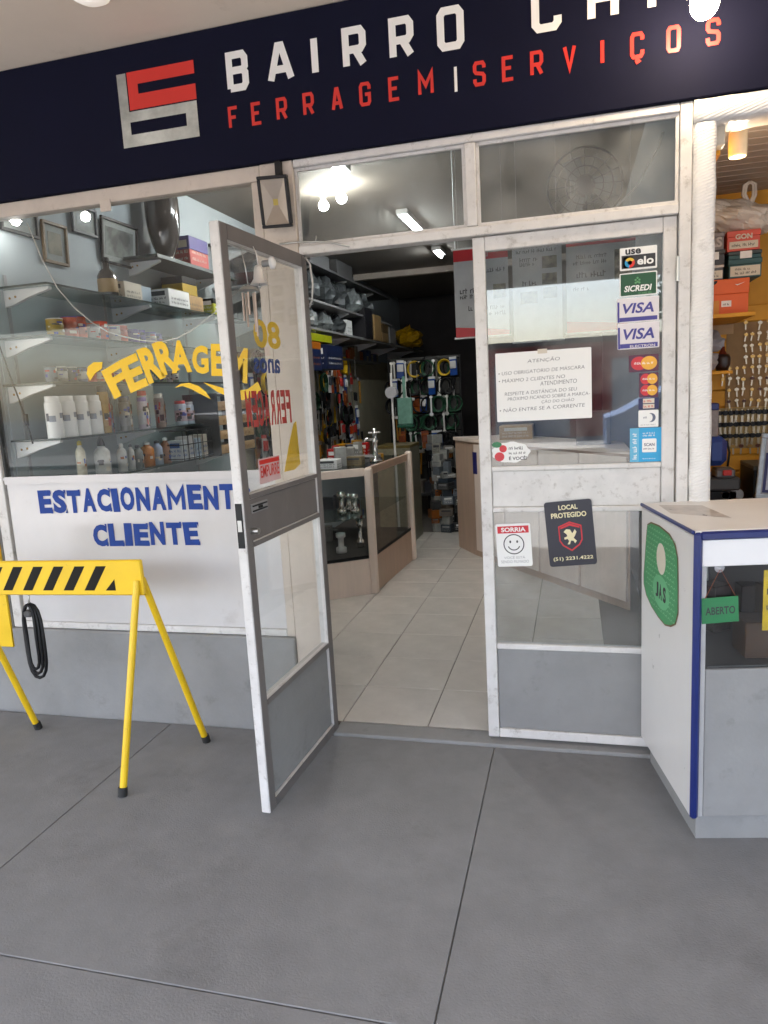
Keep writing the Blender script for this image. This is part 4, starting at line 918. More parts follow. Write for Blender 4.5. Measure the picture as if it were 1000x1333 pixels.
for k in range(16): a = 2*math.pi*k/16; b.tube([(.06+.03*math.cos(a), .42, 2.4+.03*math.sin(a)), (.06+.16*math.cos(a), .45, 2.4+.16*math.sin(a))], .0018, 4)
b.build('cage', DGREY, t)
b = MB()
for k in range(3):
    a = 2*math.pi*k/3; M = Matrix.Translation((.06, .47, 2.4)) @ Matrix.Rotation(a, 4, 'Y') @ Matrix.Rotation(R(22), 4, 'X'); b.prism([(.02, -.03), (.13, -.055), (.14, .03), (.03, .04)], -.002, .002, 0, M @ FR((0, 0, 0)))
b.build('blade', GREYM, t); one(lambda b: b.cyl((.06, .46, 2.4), (.06, .60, 2.4), .045).cyl((.06, .53, 2.4), (.06, .53, 2.18), .012), 'motor', DGREY, parent=t)
one(lambda b: b.tube([(.06, .3, 2.22), (.16, .28, 2.24), (.26, .22, 2.32), (.33, .15, 2.43), (.345, .12, 2.48)], .004, 5), 'fan_cord', ROPE, label='pale cord curving beside the fan behind the right transom pane', cat='cord')

# glass display counter, left
ct = thing('glass_counter', 'beige laminate counter with glass sides just inside the open door', 'counter', (-1.9, 2.7, 0))
A = (-1.53, 2.26); B_ = (-1.47, 3.40); E_ = (-2.30, 1.72); K = (-2.40, 3.40)
def wall_seg(name, m, p, q, z0, z1, th, inset=0):
    p = Vector((*p, 0)); q = Vector((*q, 0)); d = (q-p).normalized(); n = Vector((d.y, -d.x, 0)); L = (q-p).length
    M = Matrix((d, -n, Vector((0, 0, 1)))).transposed().to_4x4(); M.translation = p
    return MB().box((inset, 0, z0), (L-inset, th, z1), 0, .002, M).build(name, m, ct)
for nm, p, q in (('front', E_, A), ('side', A, B_)):  # pale front, darker side: the light from the door is put into the laminate colours
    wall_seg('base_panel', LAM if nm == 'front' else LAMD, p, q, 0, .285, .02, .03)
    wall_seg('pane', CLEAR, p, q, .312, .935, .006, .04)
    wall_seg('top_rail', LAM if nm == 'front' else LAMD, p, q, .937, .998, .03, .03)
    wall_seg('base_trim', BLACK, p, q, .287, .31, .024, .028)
for (x, y), top in ((A, .999), (B_, 1.02), (E_, .999)):
    one(lambda b: b.box((x-.03, y-.03, 0), (x+.03, y+.03, top), 0, .012), 'post', LAM, parent=ct)
b = MB(); b.prism([A, B_, K, E_], .30, .312); b.build('inner_floor', BLACK, ct)
b = MB(); b.prism([(A[0]-.03, A[1]+.03), (B_[0]-.03, B_[1]-.03), (K[0], K[1]-.03), (E_[0], E_[1]+.04)], .60, .606); b.build('inner_shelf', CLEAR2, ct)
b = MB(); b.prism([(A[0]-.03, A[1]+.035), (B_[0]-.03, B_[1]-.03), (K[0], K[1]-.03), (E_[0]+.02, E_[1]+.05)], .985, .993); b.build('top_pane', CLEAR2, ct)
for k in range(2):
    wall_seg('back_panel', LAMD, (K[0], K[1]-.01), (E_[0]-.01, E_[1]+.03), .02+.45*k, .46+.45*k, .02, .03)
rg = random.Random(4)
for k in range(14):
    x = rg.uniform(-2.15, -1.62); z = .3125 if k % 2 else .6065; y = rg.uniform(2.3 if x > -1.75 else 2.12, 3.2)
    if k % 3 == 2:
        pack('pipe_part_box', 'small dark carton inside the glass counter', (x-.06, y-.04, z), (x+.06, y+.04, z+rg.uniform(.08, .16)), lab(rg.choice([(.05, .05, .06), (.1, .1, .2), (.2, .2, .2)])), None, group='cartons inside the glass counter')
    else:
        h = rg.uniform(.12, .24); r = rg.uniform(.03, .045)
        one(lambda b: b.lathe((x, y, z), [(.001, 0), (r, 0), (r, h*.25), (r*.55, h*.32), (r*.55, h*.75), (r*.9, h*.8), (r*.9, h), (r*.7, h), (r*.7, h*.9), (.001, h*.9)], 14), 'pipe_fitting', rg.choice([WHITEP, WHITEP, CHROME, GREYM]), label='upright pipe fitting on show inside the glass counter', cat='pipe fitting', group='pipe fittings inside the glass counter')
# things standing on the counter
def on_counter(name, label, x, y, dx, dy, dz, m, m2=None, scr=None): return pack(name, label, (x-dx/2, y-dy/2, .9935), (x+dx/2, y+dy/2, .9935+dz), m, m2, .6, scr=scr)
on_counter('carton', 'white carton lying on the glass counter near the front corner', -1.86, 2.32, .16, .12, .075, PAPER, scr=DGREY)
on_counter('carton', 'dark green carton on the counter beside the open door', -2.1, 2.15, .16, .12, .10, lab((.01, .06, .04)))
on_counter('carton', 'brown tool case standing on the glass counter', -1.72, 2.55, .14, .1, .07, lab((.2, .16, .1)), scr=DGREY)
on_counter('carton', 'grey parts tray on the middle of the glass counter', -1.75, 2.82, .3, .2, .05, GREYM, scr=DGREY)
t = thing('chrome_tap', 'tall chrome tap on a stand at the counter corner', 'tap', (-1.60, 2.75, .9935))
one(lambda b: b.lathe((-1.6, 2.75, .9935), [(.001, 0), (.06, 0), (.06, .02), (.022, .04), (.02, .16), (.03, .18), (.02, .2), (.018, .28), (.001, .28)], 16), 'body', CHROME, parent=t)
one(lambda b: b.tube([(-1.6, 2.75, 1.17), (-1.66, 2.72, 1.19), (-1.69, 2.7, 1.17)], .014, 8), 'spout', CHROME, parent=t)
one(lambda b: b.cyl((-1.65, 2.75, 1.24), (-1.55, 2.75, 1.24), .009), 'handle', CHROME, parent=t)
t = thing('plunger_pole', 'white pole with a round grey head leaning behind the counter', 'tool', (-1.62, 3.6, 0))
one(lambda b: b.cyl((-1.645, 3.62, 0), (-1.65, 3.62, 1.74), .011, n=10), 'pole', WHITEP, parent=t); one(lambda b: b.cyl((-1.648, 3.57, 1.56), (-1.648, 3.67, 1.56), .055, .05, 16), 'head', mat('grey_head', (.4, .4, .42), .4), parent=t)
rg3 = random.Random(17); y = 4.25
while y < 8.2:
    h = rg3.uniform(.06, .2); d_ = rg3.uniform(.07, .16)
    pack('shelf_parcel', 'small mixed parcel packed along the lower steel shelf', (-2.68, y, 2.2008) if y > 6.7 else (-2.78+.03, y, 1.985), (-2.42, y+d_, 2.2008+h) if y > 6.7 else (-2.60, y+d_, 1.985+min(h, .17)), lab(rg3.choice([(.2, .19, .16), (.06, .06, .07), (.3, .28, .22), (.3, .12, .05), (.1, .12, .2), (.35, .34, .32)])), None, group='parcels packed along the left wall', scr=INKD if rg3.random() < .5 else None, seed=int(y*10)); y += d_+.01
MB().box((-2.779, 4.2, 1.962), (-2.56, 6.75, 1.9845), 0, .002).build('wall_ledge', GREYM, label='thin grey ledge of parcels under the lower steel shelf', cat='shelf')
for i in range(22):
    x = rg3.uniform(-2.05, -1.62); y = rg3.uniform(2.45, 3.25); s_2 = rg3.uniform(.02, .05)
    if abs(x+1.6) < .12 and abs(y-2.75) < .12 or x > -1.75 and y < 2.9: continue
    pack('counter_parcel', 'small packet lying on the glass counter', (x-s_2, y-s_2, .9936), (x+s_2, y+s_2, .9936+rg3.uniform(.03, .16)), lab(rg3.choice([(.4, .06, .05), (.4, .4, .38), (.05, .05, .06), (.35, .2, .04), (.08, .1, .25), (.3, .3, .3)])), None, rz=rg3.uniform(-30, 30), group='packets on the glass counter', scr=PAPER if i % 2 else None, seed=i)
# right counter
rc = thing('service_counter', 'long beige laminate service counter on the right of the aisle', 'counter', (-.3, 3.0, 0))
R0, R1, R2, R3 = (-1.12, 3.95), (-.90, 3.58), (.36, 1.95), (.36, 2.6)
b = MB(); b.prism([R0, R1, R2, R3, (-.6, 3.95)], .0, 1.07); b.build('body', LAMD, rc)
b = MB(); b.prism([(R0[0]-.02, R0[1]), (R1[0]-.01, R1[1]-.03), (R2[0], R2[1]-.03), R3, (-.6, 3.97)], 1.071, 1.10); b.build('worktop', LAM, rc)
d = (Vector(R2)-Vector(R1)); n = Vector((d.y, -d.x)).normalized()
for k in range(4):
    p = Vector(R1)+d*(.02+.245*k); q = Vector(R1)+d*(.255+.245*k); Mx = Matrix((Vector((*d.normalized(), 0)), Vector((*-n, 0)), Vector((0, 0, 1)))).transposed().to_4x4(); Mx.translation = (p.x, p.y, 0)
    MB().box((0, -.018, .06), ((q-p).length, -.001, 1.05), 0, .003, Mx).build('front_panel', LAM, rc)
b = MB(); Mx = Mx.copy(); Mx.translation = (R1[0], R1[1], 0); b.box((.03, -.022, .78), (.10, -.019, .98), 0, 0, Mx); b.build('blue_notice', lab((.03, .03, .12)), rc)
pack('black_basket', 'dark grey metal box on the service counter behind the door glass', (.02, 2.42, 1.101), (.26, 2.6, 1.34), mat('dark_box', (.1, .1, .1), .5), None)
pack('carton', 'cardboard carton on the service counter behind the paper notice', (-.62, 3.25, 1.101), (-.34, 3.5, 1.22), WOODT, None, scr=CREAM)
# banners hung over the counter
def banner(x0, x1, z0, z1, y, label, seed, top, rows, photo=None):
    t = thing('hanging_banner', label, 'banner', ((x0+x1)/2, y, z0), 'advertising banners hung over the counter'); M = FR((x0, y-.003, z0)); wd, h = x1-x0, z1-z0
    b = MB(); b.box((0, 0, -.002), (wd, h, 0), 0, 0, M)
    L = .0006
    if top: flat(b, M, rect(0, h*.87, wd, h), 1, L); text(b, top, M, wd*.45, h*.9, h*.045, None, 0, .03, lift=2*L); flat(b, M, [(0, 0), (wd, 0), (wd, h*.05), (wd*.5, h*.09), (0, h*.12)], 1, L)
    for (fx0, fx1, fz, fh) in rows: scribble(b, M, wd*fx0, wd*fx1, h*fz, h*fh, 2, L, seed+int(fz*100))
    for q in photo or (): flat(b, M, rect(wd*q[0], h*q[1], wd*q[2], h*q[3]), 3, L)
    b.build('sheet', [mat('banner_vinyl', (.5, .52, .53), .5), MRED, INKD, tint_card('banner_photo', (.05, .05, .04), (.28, .26, .18), 22)], t)
    one(lambda b: b.cyl((x0-.01, y, z1+.004), (x1+.01, y, z1+.004), .006).cyl((x0-.01, y, z0-.004), (x1+.01, y, z0-.004), .006), 'rod', WHITEP, parent=t)
    one(lambda b: b.tube([(x0+.03, y, z1+.008), (x0+.03, y, 3.1)], .0015, 4).tube([(x1-.03, y, z1+.008), (x1-.03, y, 3.1)], .0015, 4), 'cord', ROPE, parent=t)
banner(-.70, -.37, 1.87, 2.39, 1.55, 'red topped banner hanging beside the door post, leftmost of the three', 1, 'POLI', [(.4, .95, .72, .045), (.1, .6, .5, .06), (.1, .6, .44, .05), (.25, .95, .3, .055), (.4, .95, .23, .05)], [(.72, .42, .95, .58)])
banner(-.345, -.055, 1.82, 2.40, 1.56, 'grey banner with small photographs in a column, middle of the three', 30, None, [(.15, .95, .93, .03), (.08, .9, .885, .035), (.15, .55, .80, .045), (.15, .5, .755, .04), (.2, .5, .56, .05)], [(.6, .72, .9, .84), (.6, .56, .9, .67), (.15, .38, .5, .50), (.62, .42, .9, .53)])
banner(-.03, .36, 1.85, 2.42, 1.57, 'red cornered banner at the right behind the door glass, rightmost of the three', 60, 'TINTAS', [(.15, .6, .74, .04), (.1, .6, .68, .04), (.15, .6, .55, .06), (.1, .35, .42, .04)], [(.7, .5, .95, .8)])

# wall shelving with bags, behind the open leaf
def ishelf(z, y0, y1, x1, label, m=GREYM):
    t = thing('steel_shelf', label, 'shelf', (-2.5, (y0+y1)/2, z)); boxp('board', m, t, (-2.78, y0, z-.022), (x1, y1, z), .002)
    for yb in [y0+.1+i*1.1 for i in range(int((y1-y0)/1.1)+1)]:
        b = MB(); b.prism([(-2.779, z-.023), (x1-.04, z-.023), (x1-.04, z-.035), (-2.779, z-.16)], -.01, .01, 0, FR((0, yb, 0))); b.build('bracket', WHITEP, t)
ishelf(2.80, 2.4, 6.5, -2.32, 'topmost grey steel shelf on the left wall inside the shop', DGREY)
ishelf(2.46, 2.4, 6.5, -2.32, 'middle grey steel shelf of stuffed bags on the left wall')
ishelf(2.20, 2.4, 8.6, -2.32, 'lower grey steel shelf of bags and boxes on the left wall')
def lump(x, y, z, r, seed, m, name, label, cat, group=None, sc=(1, 1, .8)):
    rg = random.Random(seed); n, k = 14, 9; vs = []; ph = [rg.uniform(0, 6.3) for _ in range(6)]
    for j in range(k+1):
        th = math.pi*j/k
        for i in range(n):
            t = 2*math.pi*i/n; rr = r*(1+.16*math.sin(3*t+ph[0]+2*th)+.1*math.sin(5*t+ph[1]-3*th)+.08*math.sin(7*th+ph[2]+t)+rg.uniform(-.07, .07))
            vs.append((x+sc[0]*rr*math.sin(th)*math.cos(t), y+sc[1]*rr*math.sin(th)*math.sin(t), max(z+.001, z+r*sc[2]*.92-sc[2]*rr*math.cos(th))))
    fs = [(j*n+i, j*n+(i+1) % n, (j+1)*n+(i+1) % n, (j+1)*n+i) for j in range(k) for i in range(n)]
    b = MB(); b.add(vs, fs, 0, False)
    return b.build(name, m, label=label, cat=cat, group=group)
BAGD = mat('grey_bag_film', (.05, .057, .06), .3, var=.3, scale=20, bump=.6, bscale=25)
BAGL = mat('pale_bag_film', (.17, .19, .19), .3, var=.3, scale=20, bump=.6, bscale=25)
for i in range(7):
    lump(-2.46, 2.75+.46*i, 2.46, .17, i, [BAGD, BAGL, BAGD, BAGD][i % 4], 'stuffed_bag', 'grey stuffed plastic bag, %s from the front on the middle steel shelf' % ['nearest', 'second', 'third', 'fourth', 'fifth', 'sixth', 'farthest'][i], 'bag', 'stuffed bags on the middle steel shelf', (.8, 1.1, .85))
for i in range(5):
    lump(-2.46, 2.8+.42*i, 2.20, .13, i+20, [BAGL, BAGD, BAGL][i % 3], 'stuffed_bag', 'crumpled plastic bag, %s from the front on the lower steel shelf' % ['nearest', 'second', 'third', 'fourth', 'farthest'][i], 'bag', 'crumpled bags on the lower steel shelf', (.85, 1.2, .8))
pack('carton', 'white carton among the bags on the lower steel shelf', (-2.5, 4.55, 2.201), (-2.34, 4.75, 2.36), PAPER, None, scr=GREYM)
for i, (y, c, nm, h) in enumerate(((5.15, (.015, .015, .018), 'black speaker box', .34), (5.55, (.36, .26, .16), 'tan wooden box', .30), (5.9, (.30, .22, .14), 'brown wooden box with dark bands', .22), (6.3, (.3, .3, .3), 'grey carton', .2))):
    pack('storage_box', nm+' far along the lower steel shelf', (-2.62, y, 2.201), (-2.30, y+.32, 2.201+h), lab(c), lab(tuple(x*.4 for x in c)) if i == 2 else None, .5)
lump(-2.3, 7.4, 2.2, .2, 77, lab((.5, .32, .01)), 'yellow_bag', 'bright yellow bundle at the far end of the lower steel shelf', 'bundle', None, (.9, 1.6, .7))
for i, (y, z) in enumerate(((2.9, 2.801), (3.6, 2.801), (4.4, 2.801))):
    pack('flat_carton', 'dark flat carton, %s on the topmost steel shelf' % ['nearest', 'middle', 'farthest'][i], (-2.7, y, z), (-2.36, y+.55, z+.10+.03*i), lab((.06, .06, .065)), None)
pack('tool_bag', 'navy and orange tool bag hanging under the steel shelves', (-2.56, 3.15, 1.80), (-2.3, 3.55, 2.06), lab((.012, .02, .06)), lab((.4, .16, .02)), .75, cat='bag', scr=lab((.4, .16, .02)))
pack('tool_bag', 'navy tool bag with a white panel beside the orange one', (-2.52, 3.65, 1.82), (-2.28, 4.15, 2.05), lab((.012, .018, .05)), None, cat='bag', scr=PAPER, seed=4)
pack('blister_tray', 'row of lime packets under the lower steel shelf', (-2.44, 3.0, 2.07), (-2.3, 3.9, 2.14), lab((.34, .36, .08)), None, cat='packet')
lump(-2.34, 2.75, 1.55, .05, 5, lab((.5, .5, .48)), 'white_rag', 'white plastic sleeve hanging by the door post', 'sleeve', None, (.7, .7, 5))

# pegboard and hanging stock
pb = boxp('pegboard', mat('pegboard_paint', (.40, .37, .26), .7), None, (-2.78, 2.45, .72), (-2.765, 8.8, 2.02), .002, label='long olive pegboard on the left wall hung with tools', cat='pegboard')
rg = random.Random(11)
def proto_packet(c1, c2):
    b = MB(); b.box((-.004, -.045, -.19), (.004, .045, 0), 0, .002); b.box((.0042, -.04, -.11), (.022, .04, -.02), 1, .006); b.box((-.0045, -.045, -.0), (.0045, .045, .03), 1); return b, [c1, c2]
def proto_wrench():
    b = MB(); b.box((-.004, -.011, -.2), (.004, .011, -.02), 0, .003); b.cyl((-.005, 0, -.21), (.005, 0, -.21), .024, n=10); b.cyl((-.005, 0, 0), (.005, 0, 0), .02, n=10); return b, [STEEL]
def proto_screwdriver(c):
    b = MB(); b.cyl((0, 0, -.22), (0, 0, -.10), .0045, n=6); b.cyl((0, 0, -.0995), (0, 0, 0), .014, .017, 8, 1); return b, [STEEL, c]
def proto_coil(c):
    b = MB()
    for q in range(3): b.tube([((q-1)*.014, (.075+.006*q)*math.cos(2*math.pi*i/16), -.09+(.085+.006*q)*math.sin(2*math.pi*i/16)) for i in range(17)], .008, 5)
    return b, [c]
def proto_hammer():
    b = MB(); b.cyl((0, 0, -.3), (0, 0, -.02), .013, .011, 8, 1); b.box((-.014, -.06, -.03), (.014, .05, .008), 0, .004); return b, [STEEL, lab((.3, .16, .05))]
def proto_saw():
    b = MB(); b.prism([(-.05, -.01), (.05, 0), (.02, -.34), (-.02, -.34)], -.001, .001, 0, FR((0, 0, 0), (0, 1, 0), (0, 0, 1))); b.box((-.012, -.05, .0), (.012, .05, .10), 1, .01); return b, [STEEL, lab((.45, .1, .02))]
kinds = [('red_packet', proto_packet(lab((.5, .5, .48)), REDP), 'packet', 'blister packet with a red header hung on the pegboard'), ('white_packet', proto_packet(PAPER, lab((.12, .13, .15))), 'packet', 'white blister packet hung on the pegboard'), ('orange_packet', proto_packet(lab((.34, .12, .02)), lab((.2, .06, .02))), 'packet', 'orange blister packet hung on the pegboard'),
         ('wrench', proto_wrench(), 'wrench', 'steel wrench hung on the pegboard'), ('screwdriver', proto_screwdriver(REDP), 'screwdriver', 'red handled screwdriver hung on the pegboard'), ('screwdriver', proto_screwdriver(BLACK), 'screwdriver', 'black handled screwdriver hung on the pegboard'),
         ('hose_coil', proto_coil(YEL), 'hose', 'yellow hose coil hung on the pegboard'), ('hose_coil', proto_coil(lab((.03, .09, .05))), 'hose', 'dark green hose coil hung on the pegboard'), ('cable_coil', proto_coil(BLACK), 'cable', 'black cable coil hung on the pegboard'), ('hammer', proto_hammer(), 'hammer', 'hammer with a wooden handle hung on the pegboard'), ('hand_saw', proto_saw(), 'saw', 'hand saw with an orange handle hung on the pegboard'), ('blue_packet', proto_packet(lab((.05, .1, .3)), PAPER), 'packet', 'blue blister packet hung on the pegboard')]
made = {}
def hang(k, x, y, z, rz=0, where=None):
    nm, (b, ms), cat, lb = kinds[k]
    if k not in made:
        o = b.build(nm, ms, label=lb, cat=cat, group=lb.replace('hung', 'stock hung'), base=False); made[k] = o
    else: o = made[k].copy(); COL.objects.link(o)
    if where: o['label'] = lb.replace('on the pegboard', where); o['group'] = lb.replace('hung on the pegboard', 'stock '+where)
    o.location = (x, y, z); o.rotation_euler = (R(rg.uniform(-4, 4)), 0, rz); return o
for j, z in enumerate((2.0, 1.80, 1.62, 1.44, 1.27, 1.12)):
    y = 2.6+.03*j
    while y < 5.6:
        if j == 0 and 3.05 < y < 4.2: y += .2; continue
        k = rg.choice([0, 1, 2, 3, 3, 4, 5, 5, 7, 8, 9, 10, 11, 3, 8, 5, 8, 9, 5, 6]); 
        hang(k, -2.745+rg.uniform(.02, .24), y, z-rg.uniform(0, .05)); y += rg.uniform(.05, .10)
# free standing rack farther in, facing the door
t = thing('wire_rack', 'dark free standing wire rack loaded with hanging stock deep in the shop', 'rack', (-1.6, 5.9, 0))
b = MB()
for x in (-2.25, -1.8, -1.35): b.box((x-.014, 5.93, 0), (x+.014, 5.96, 1.98), 0)
b.build('upright', BLACK, t)
b = MB()
for z in (.62, .84, 1.06, 1.28, 1.50, 1.72, 1.94): b.tube([(-2.25, 5.92, z), (-1.35, 5.92, z)], .006, 5)
b.build('rail', BLACK, t); boxp('base_shelf', DGREY, t, (-2.25, 5.6, .28), (-1.35, 5.97, .31)); boxp('back_panel', lab((.03, .03, .028)), t, (-2.25, 5.965, .3), (-1.35, 5.98, 1.98), 0)
for j, z in enumerate((1.92, 1.70, 1.48, 1.26, 1.04, .82)):
    x = -2.2
    while x < -1.38: hang(rg.choice([3, 2, 3, 3, 5, 5, 7, 8, 8, 8, 9, 11, 6 if j == 0 else 8, 5]), x, 5.90-rg.uniform(0, .12), z, R(-90+rg.uniform(-15, 15)), 'on the wire rack deep in the shop'); x += rg.uniform(.035, .06)
for i in range(6):
    x = -2.15+.14*i; pack('stock_carton', 'dark carton on the bottom shelf of the wire rack', (x-.06, 5.62, .311), (x+.06, 5.85, .42+.1*rg.random()), lab(rg.choice([(.08, .08, .09), (.2, .18, .15), (.05, .05, .05), (.25, .22, .2)])), None, group='cartons on the wire rack base')
pack('appliance_box', 'pale green appliance carton standing behind the glass counter', (-1.98, 4.15, 0), (-1.62, 4.6, 1.02), lab((.24, .23, .18)), lab((.14, .11, .05)), .97)
t = thing('green_squeegee', 'pale green plastic dustpan hanging over the appliance carton', 'dustpan', (-1.7, 4.35, 1.3))
one(lambda b: b.box((-1.78, 4.34, 1.22), (-1.62, 4.37, 1.5), 0, .01).box((-1.715, 4.345, 1.5), (-1.685, 4.365, 1.72), 0, .005), 'pan', lab((.18, .3, .25)), parent=t); one(lambda b: b.box((-1.79, 4.335, 1.19), (-1.61, 4.375, 1.219), 0, .006), 'lip', lab((.01, .08, .05)), parent=t)
rg2 = random.Random(3); pc = 0
for i in range(34):
    x = rg2.uniform(-1.62, -1.08); y = rg2.uniform(4.7, 5.5); z = 0; top = .25+.75*min(1, max(0, (-1.08-x)/.5))
    while z < top and pc < 150:
        sx = rg2.uniform(.03, .075); h = rg2.uniform(.04, .13)
        pack('floor_stock', 'small parcel in the heap of stock at the end of the aisle', (x-sx, y-sx, z), (x+sx, y+sx, z+h), lab(rg2.choice([(.05, .05, .05), (.14, .12, .1), (.3, .29, .26), (.04, .05, .06), (.4, .4, .38), (.2, .22, .24), (.25, .1, .04)])), None, rz=rg2.uniform(-40, 40), group='stock heaped at the end of the aisle', scr=(GREYM, PAPER, INKD)[pc % 3] if pc % 2 else None, seed=pc)
        z += h+.0006; x += rg2.uniform(-.012, .012); pc += 1
t = thing('pull_cord_lamp', 'small lit bulb on a long white cord in front of the red banner', 'lamp', (-.74, 1.9, 2.0))
one(lambda b: b.cyl((-.74, 1.9, 1.99), (-.74, 1.9, 3.1), .004, n=6), 'cord', WHITEP, parent=t); one(lambda b: b.sphere((-.74, 1.9, 1.975), .014, 10, 8), 'bulb', BULB, parent=t)

# ------------------------------------------------------------------ key stall on the right
wc = bpy.data.objects['ceiling']
PVC = mat('grey_pvc_plank', (.36, .32, .29), .45, var=.08, scale=3, stretch=(.3, 6, 1))
pl = None
for k in range(15):
    y = .118+.1*k; b = MB(); b.box((.506, y, 2.55), (3.39, y+.094, 2.562), 0, .003); b.build('ceiling_plank', PVC, wc)
boxp('plank_backing', DGREY, wc, (.506, .118, 2.5625), (3.39, 1.618, 2.58), 0)
e = thing('emergency_box', 'small cream box on the side wall near the top of the wrapped column', 'box', (.53, .08, 2.385))
boxp('casing', mat('cream_plastic', (.66, .6, .5), .5), e, (.509, .05, 2.385), (.552, .119, 2.46), .004); boxp('cover', mat('cream_plastic2', (.62, .56, .46), .5), e, (.512, .046, 2.39), (.549, .0495, 2.455), .001)
l = thing('hanging_lantern', 'cream cylinder lantern hanging from the plank ceiling', 'lamp', (.645, .31, 2.40))
one(lambda b: b.lathe((.645, .31, 2.402), [(.030, 0), (.034, .004), (.035, .05), (.034, .092), (.03, .097)], 20), 'lamp_shade', LANT, parent=l)
one(lambda b: b.lathe((.645, .31, 2.4995), [(.031, 0), (.02, .006), (.001, .008)], 16).tube([(.645, .31, 2.506), (.642, .31, 2.52), (.648, .31, 2.535), (.645, .31, 2.55)], .004, 6).tube([(.63, .31, 2.508), (.645, .31, 2.532), (.66, .31, 2.508)], .003, 5).cyl((.645, .31, 2.542), (.645, .31, 2.55), .022), 'hanger', mat('rusty_iron', (.28, .13, .09), .7), parent=l)
pl_ = bpy.data.lights.new('lantern_light', 'POINT'); pl_.energy = .5; pl_.color = (1, .8, .56); pl_.shadow_soft_size = .03
lo = bpy.data.objects.new('lantern_light', pl_); COL.objects.link(lo); lo.parent = l; lo.location = (0, 0, -.03)
sh = thing('wooden_shelf', 'ochre wooden shelf carrying the stack of shoe boxes', 'shelf', (.8, 1.35, 1.83))
boxp('board', YELW, sh, (.507, 1.08, 1.838), (.895, 1.617, 1.858), .002); boxp('batten', WOODT, sh, (.507, 1.59, 1.78), (.895, 1.617, 1.836), .002)
# shoe boxes
def shoebox(name, label, a, b_, body, lid, deco=None, lidh=.35):
    t = thing(name, label, 'box', ((a[0]+b_[0])/2, (a[1]+b_[1])/2, a[2]), 'shoe boxes on the wooden shelf'); z = a[2]+(b_[2]-a[2])*(1-lidh)
    boxp('base', body, t, (a[0]+.003, a[1]+.003, a[2]), (b_[0]-.003, b_[1]-.003, z), .002); boxp('lid', lid, t, (a[0], a[1], z+.0006), b_, .003)
    if deco:
        b = MB(); ms = deco(b, FR((a[0], a[1]-.001, a[2])), b_[0]-a[0], b_[2]-a[2]); b.build('print', ms, t)
def deco_orange(b, M, wd, h):
    flat(b, M, ell(wd*.34, h*.97, .022, .02, 16, 180, 360), 0); flat(b, M, rect(wd*.5, h*.23, wd*.68, h*.40), 1); scribble(b, M, wd*.53, wd*.66, h*.27, h*.06, 0, .0004, 3)
    flat(b, M, [(wd*.74, h*.84), (wd*.78, h*.80), (wd*.93, h*.89), (wd*.79, h*.83)], 1); flat(b, M, rect(wd*.05, .004, wd*.46, h*.42), 2); return [BLACK, PAPER, mat('amber_card', (.62, .26, .03), .55)]
shoebox('orange_shoe_box', 'bright orange shoe box with a white label, lowest in the stack', (.622, 1.19, 1.8585), (.888, 1.55, 2.04), ORANGE, ORANGE, deco_orange, .42)
def deco_lab(txt=None, seed=0):
    def fn(b, M, wd, h):
        flat(b, M, rect(wd*.06, h*.08, wd*.94, h*.62), 0); scribble(b, M, wd*.2, wd*.85, h*.18, h*.14, 1, .0004, seed); scribble(b, M, wd*.2, wd*.7, h*.4, h*.12, 1, .0004, seed+1)
        if txt: text(b, txt, M, wd*.2, h*.68, h*.2, wd*.6, 0, .03, lift=.0004)
        return [CREAM, INKD]
    return fn
shoebox('shoe_box', 'box with a big cream label standing on the orange shoe box', (.785, 1.19, 2.0405), (.945, 1.5, 2.135), TEAL, TEAL, deco_lab(None, 4), .3)
shoebox('shoe_box', 'flat dark teal box with a white tag under the red box', (.785, 1.2, 2.1355), (.945, 1.5, 2.175), TEAL, lab((.04, .05, .05)), lambda b, M, wd, h: (flat(b, M, rect(wd*.35, h*.05, wd*.7, h*.95), 0), [PAPER])[1], .5)
PINK = mat('coral_card', (.62, .1, .07), .55)
def deco_gon(b, M, wd, h):
    text(b, 'GON', M, wd*.25, h*.56, h*.26, wd*.5, 0, .04); flat(b, M, rect(wd*.08, h*.1, wd*.92, h*.46), 0); scribble(b, M, wd*.15, wd*.85, h*.2, h*.15, 1, .0004, 6); return [CREAM, INKD]
shoebox('shoe_box', 'coral red shoe box with a cream label under the plastic bag', (.775, 1.19, 2.1755), (.935, 1.5, 2.275), PINK, PINK, deco_gon, .3)
shoebox('shoe_box', 'white labelled box at the left of the stack beside the column', (.645, 1.19, 2.0405), (.765, 1.5, 2.115), lab((.1, .1, .11)), lab((.55, .52, .5)), deco_lab(None, 9), .2)
shoebox('shoe_box', 'black shoe box with a small white tag beside the column', (.645, 1.19, 2.1155), (.77, 1.5, 2.19), lab((.03, .03, .035)), lab((.04, .04, .045)), lambda b, M, wd, h: (flat(b, M, rect(wd*.3, h*.35, wd*.75, h*.85), 0), [PAPER])[1], .3)
shoebox('shoe_box', 'grey shoe box lettered in white at the top left of the stack', (.645, 1.19, 2.1905), (.765, 1.5, 2.275), lab((.22, .2, .2)), lab((.24, .22, .22)), lambda b, M, wd, h: (text(b, 'AS', M, wd*.3, h*.15, h*.6, wd*.6, 0, .03), [lab((.45, .42, .4))])[1], .25)
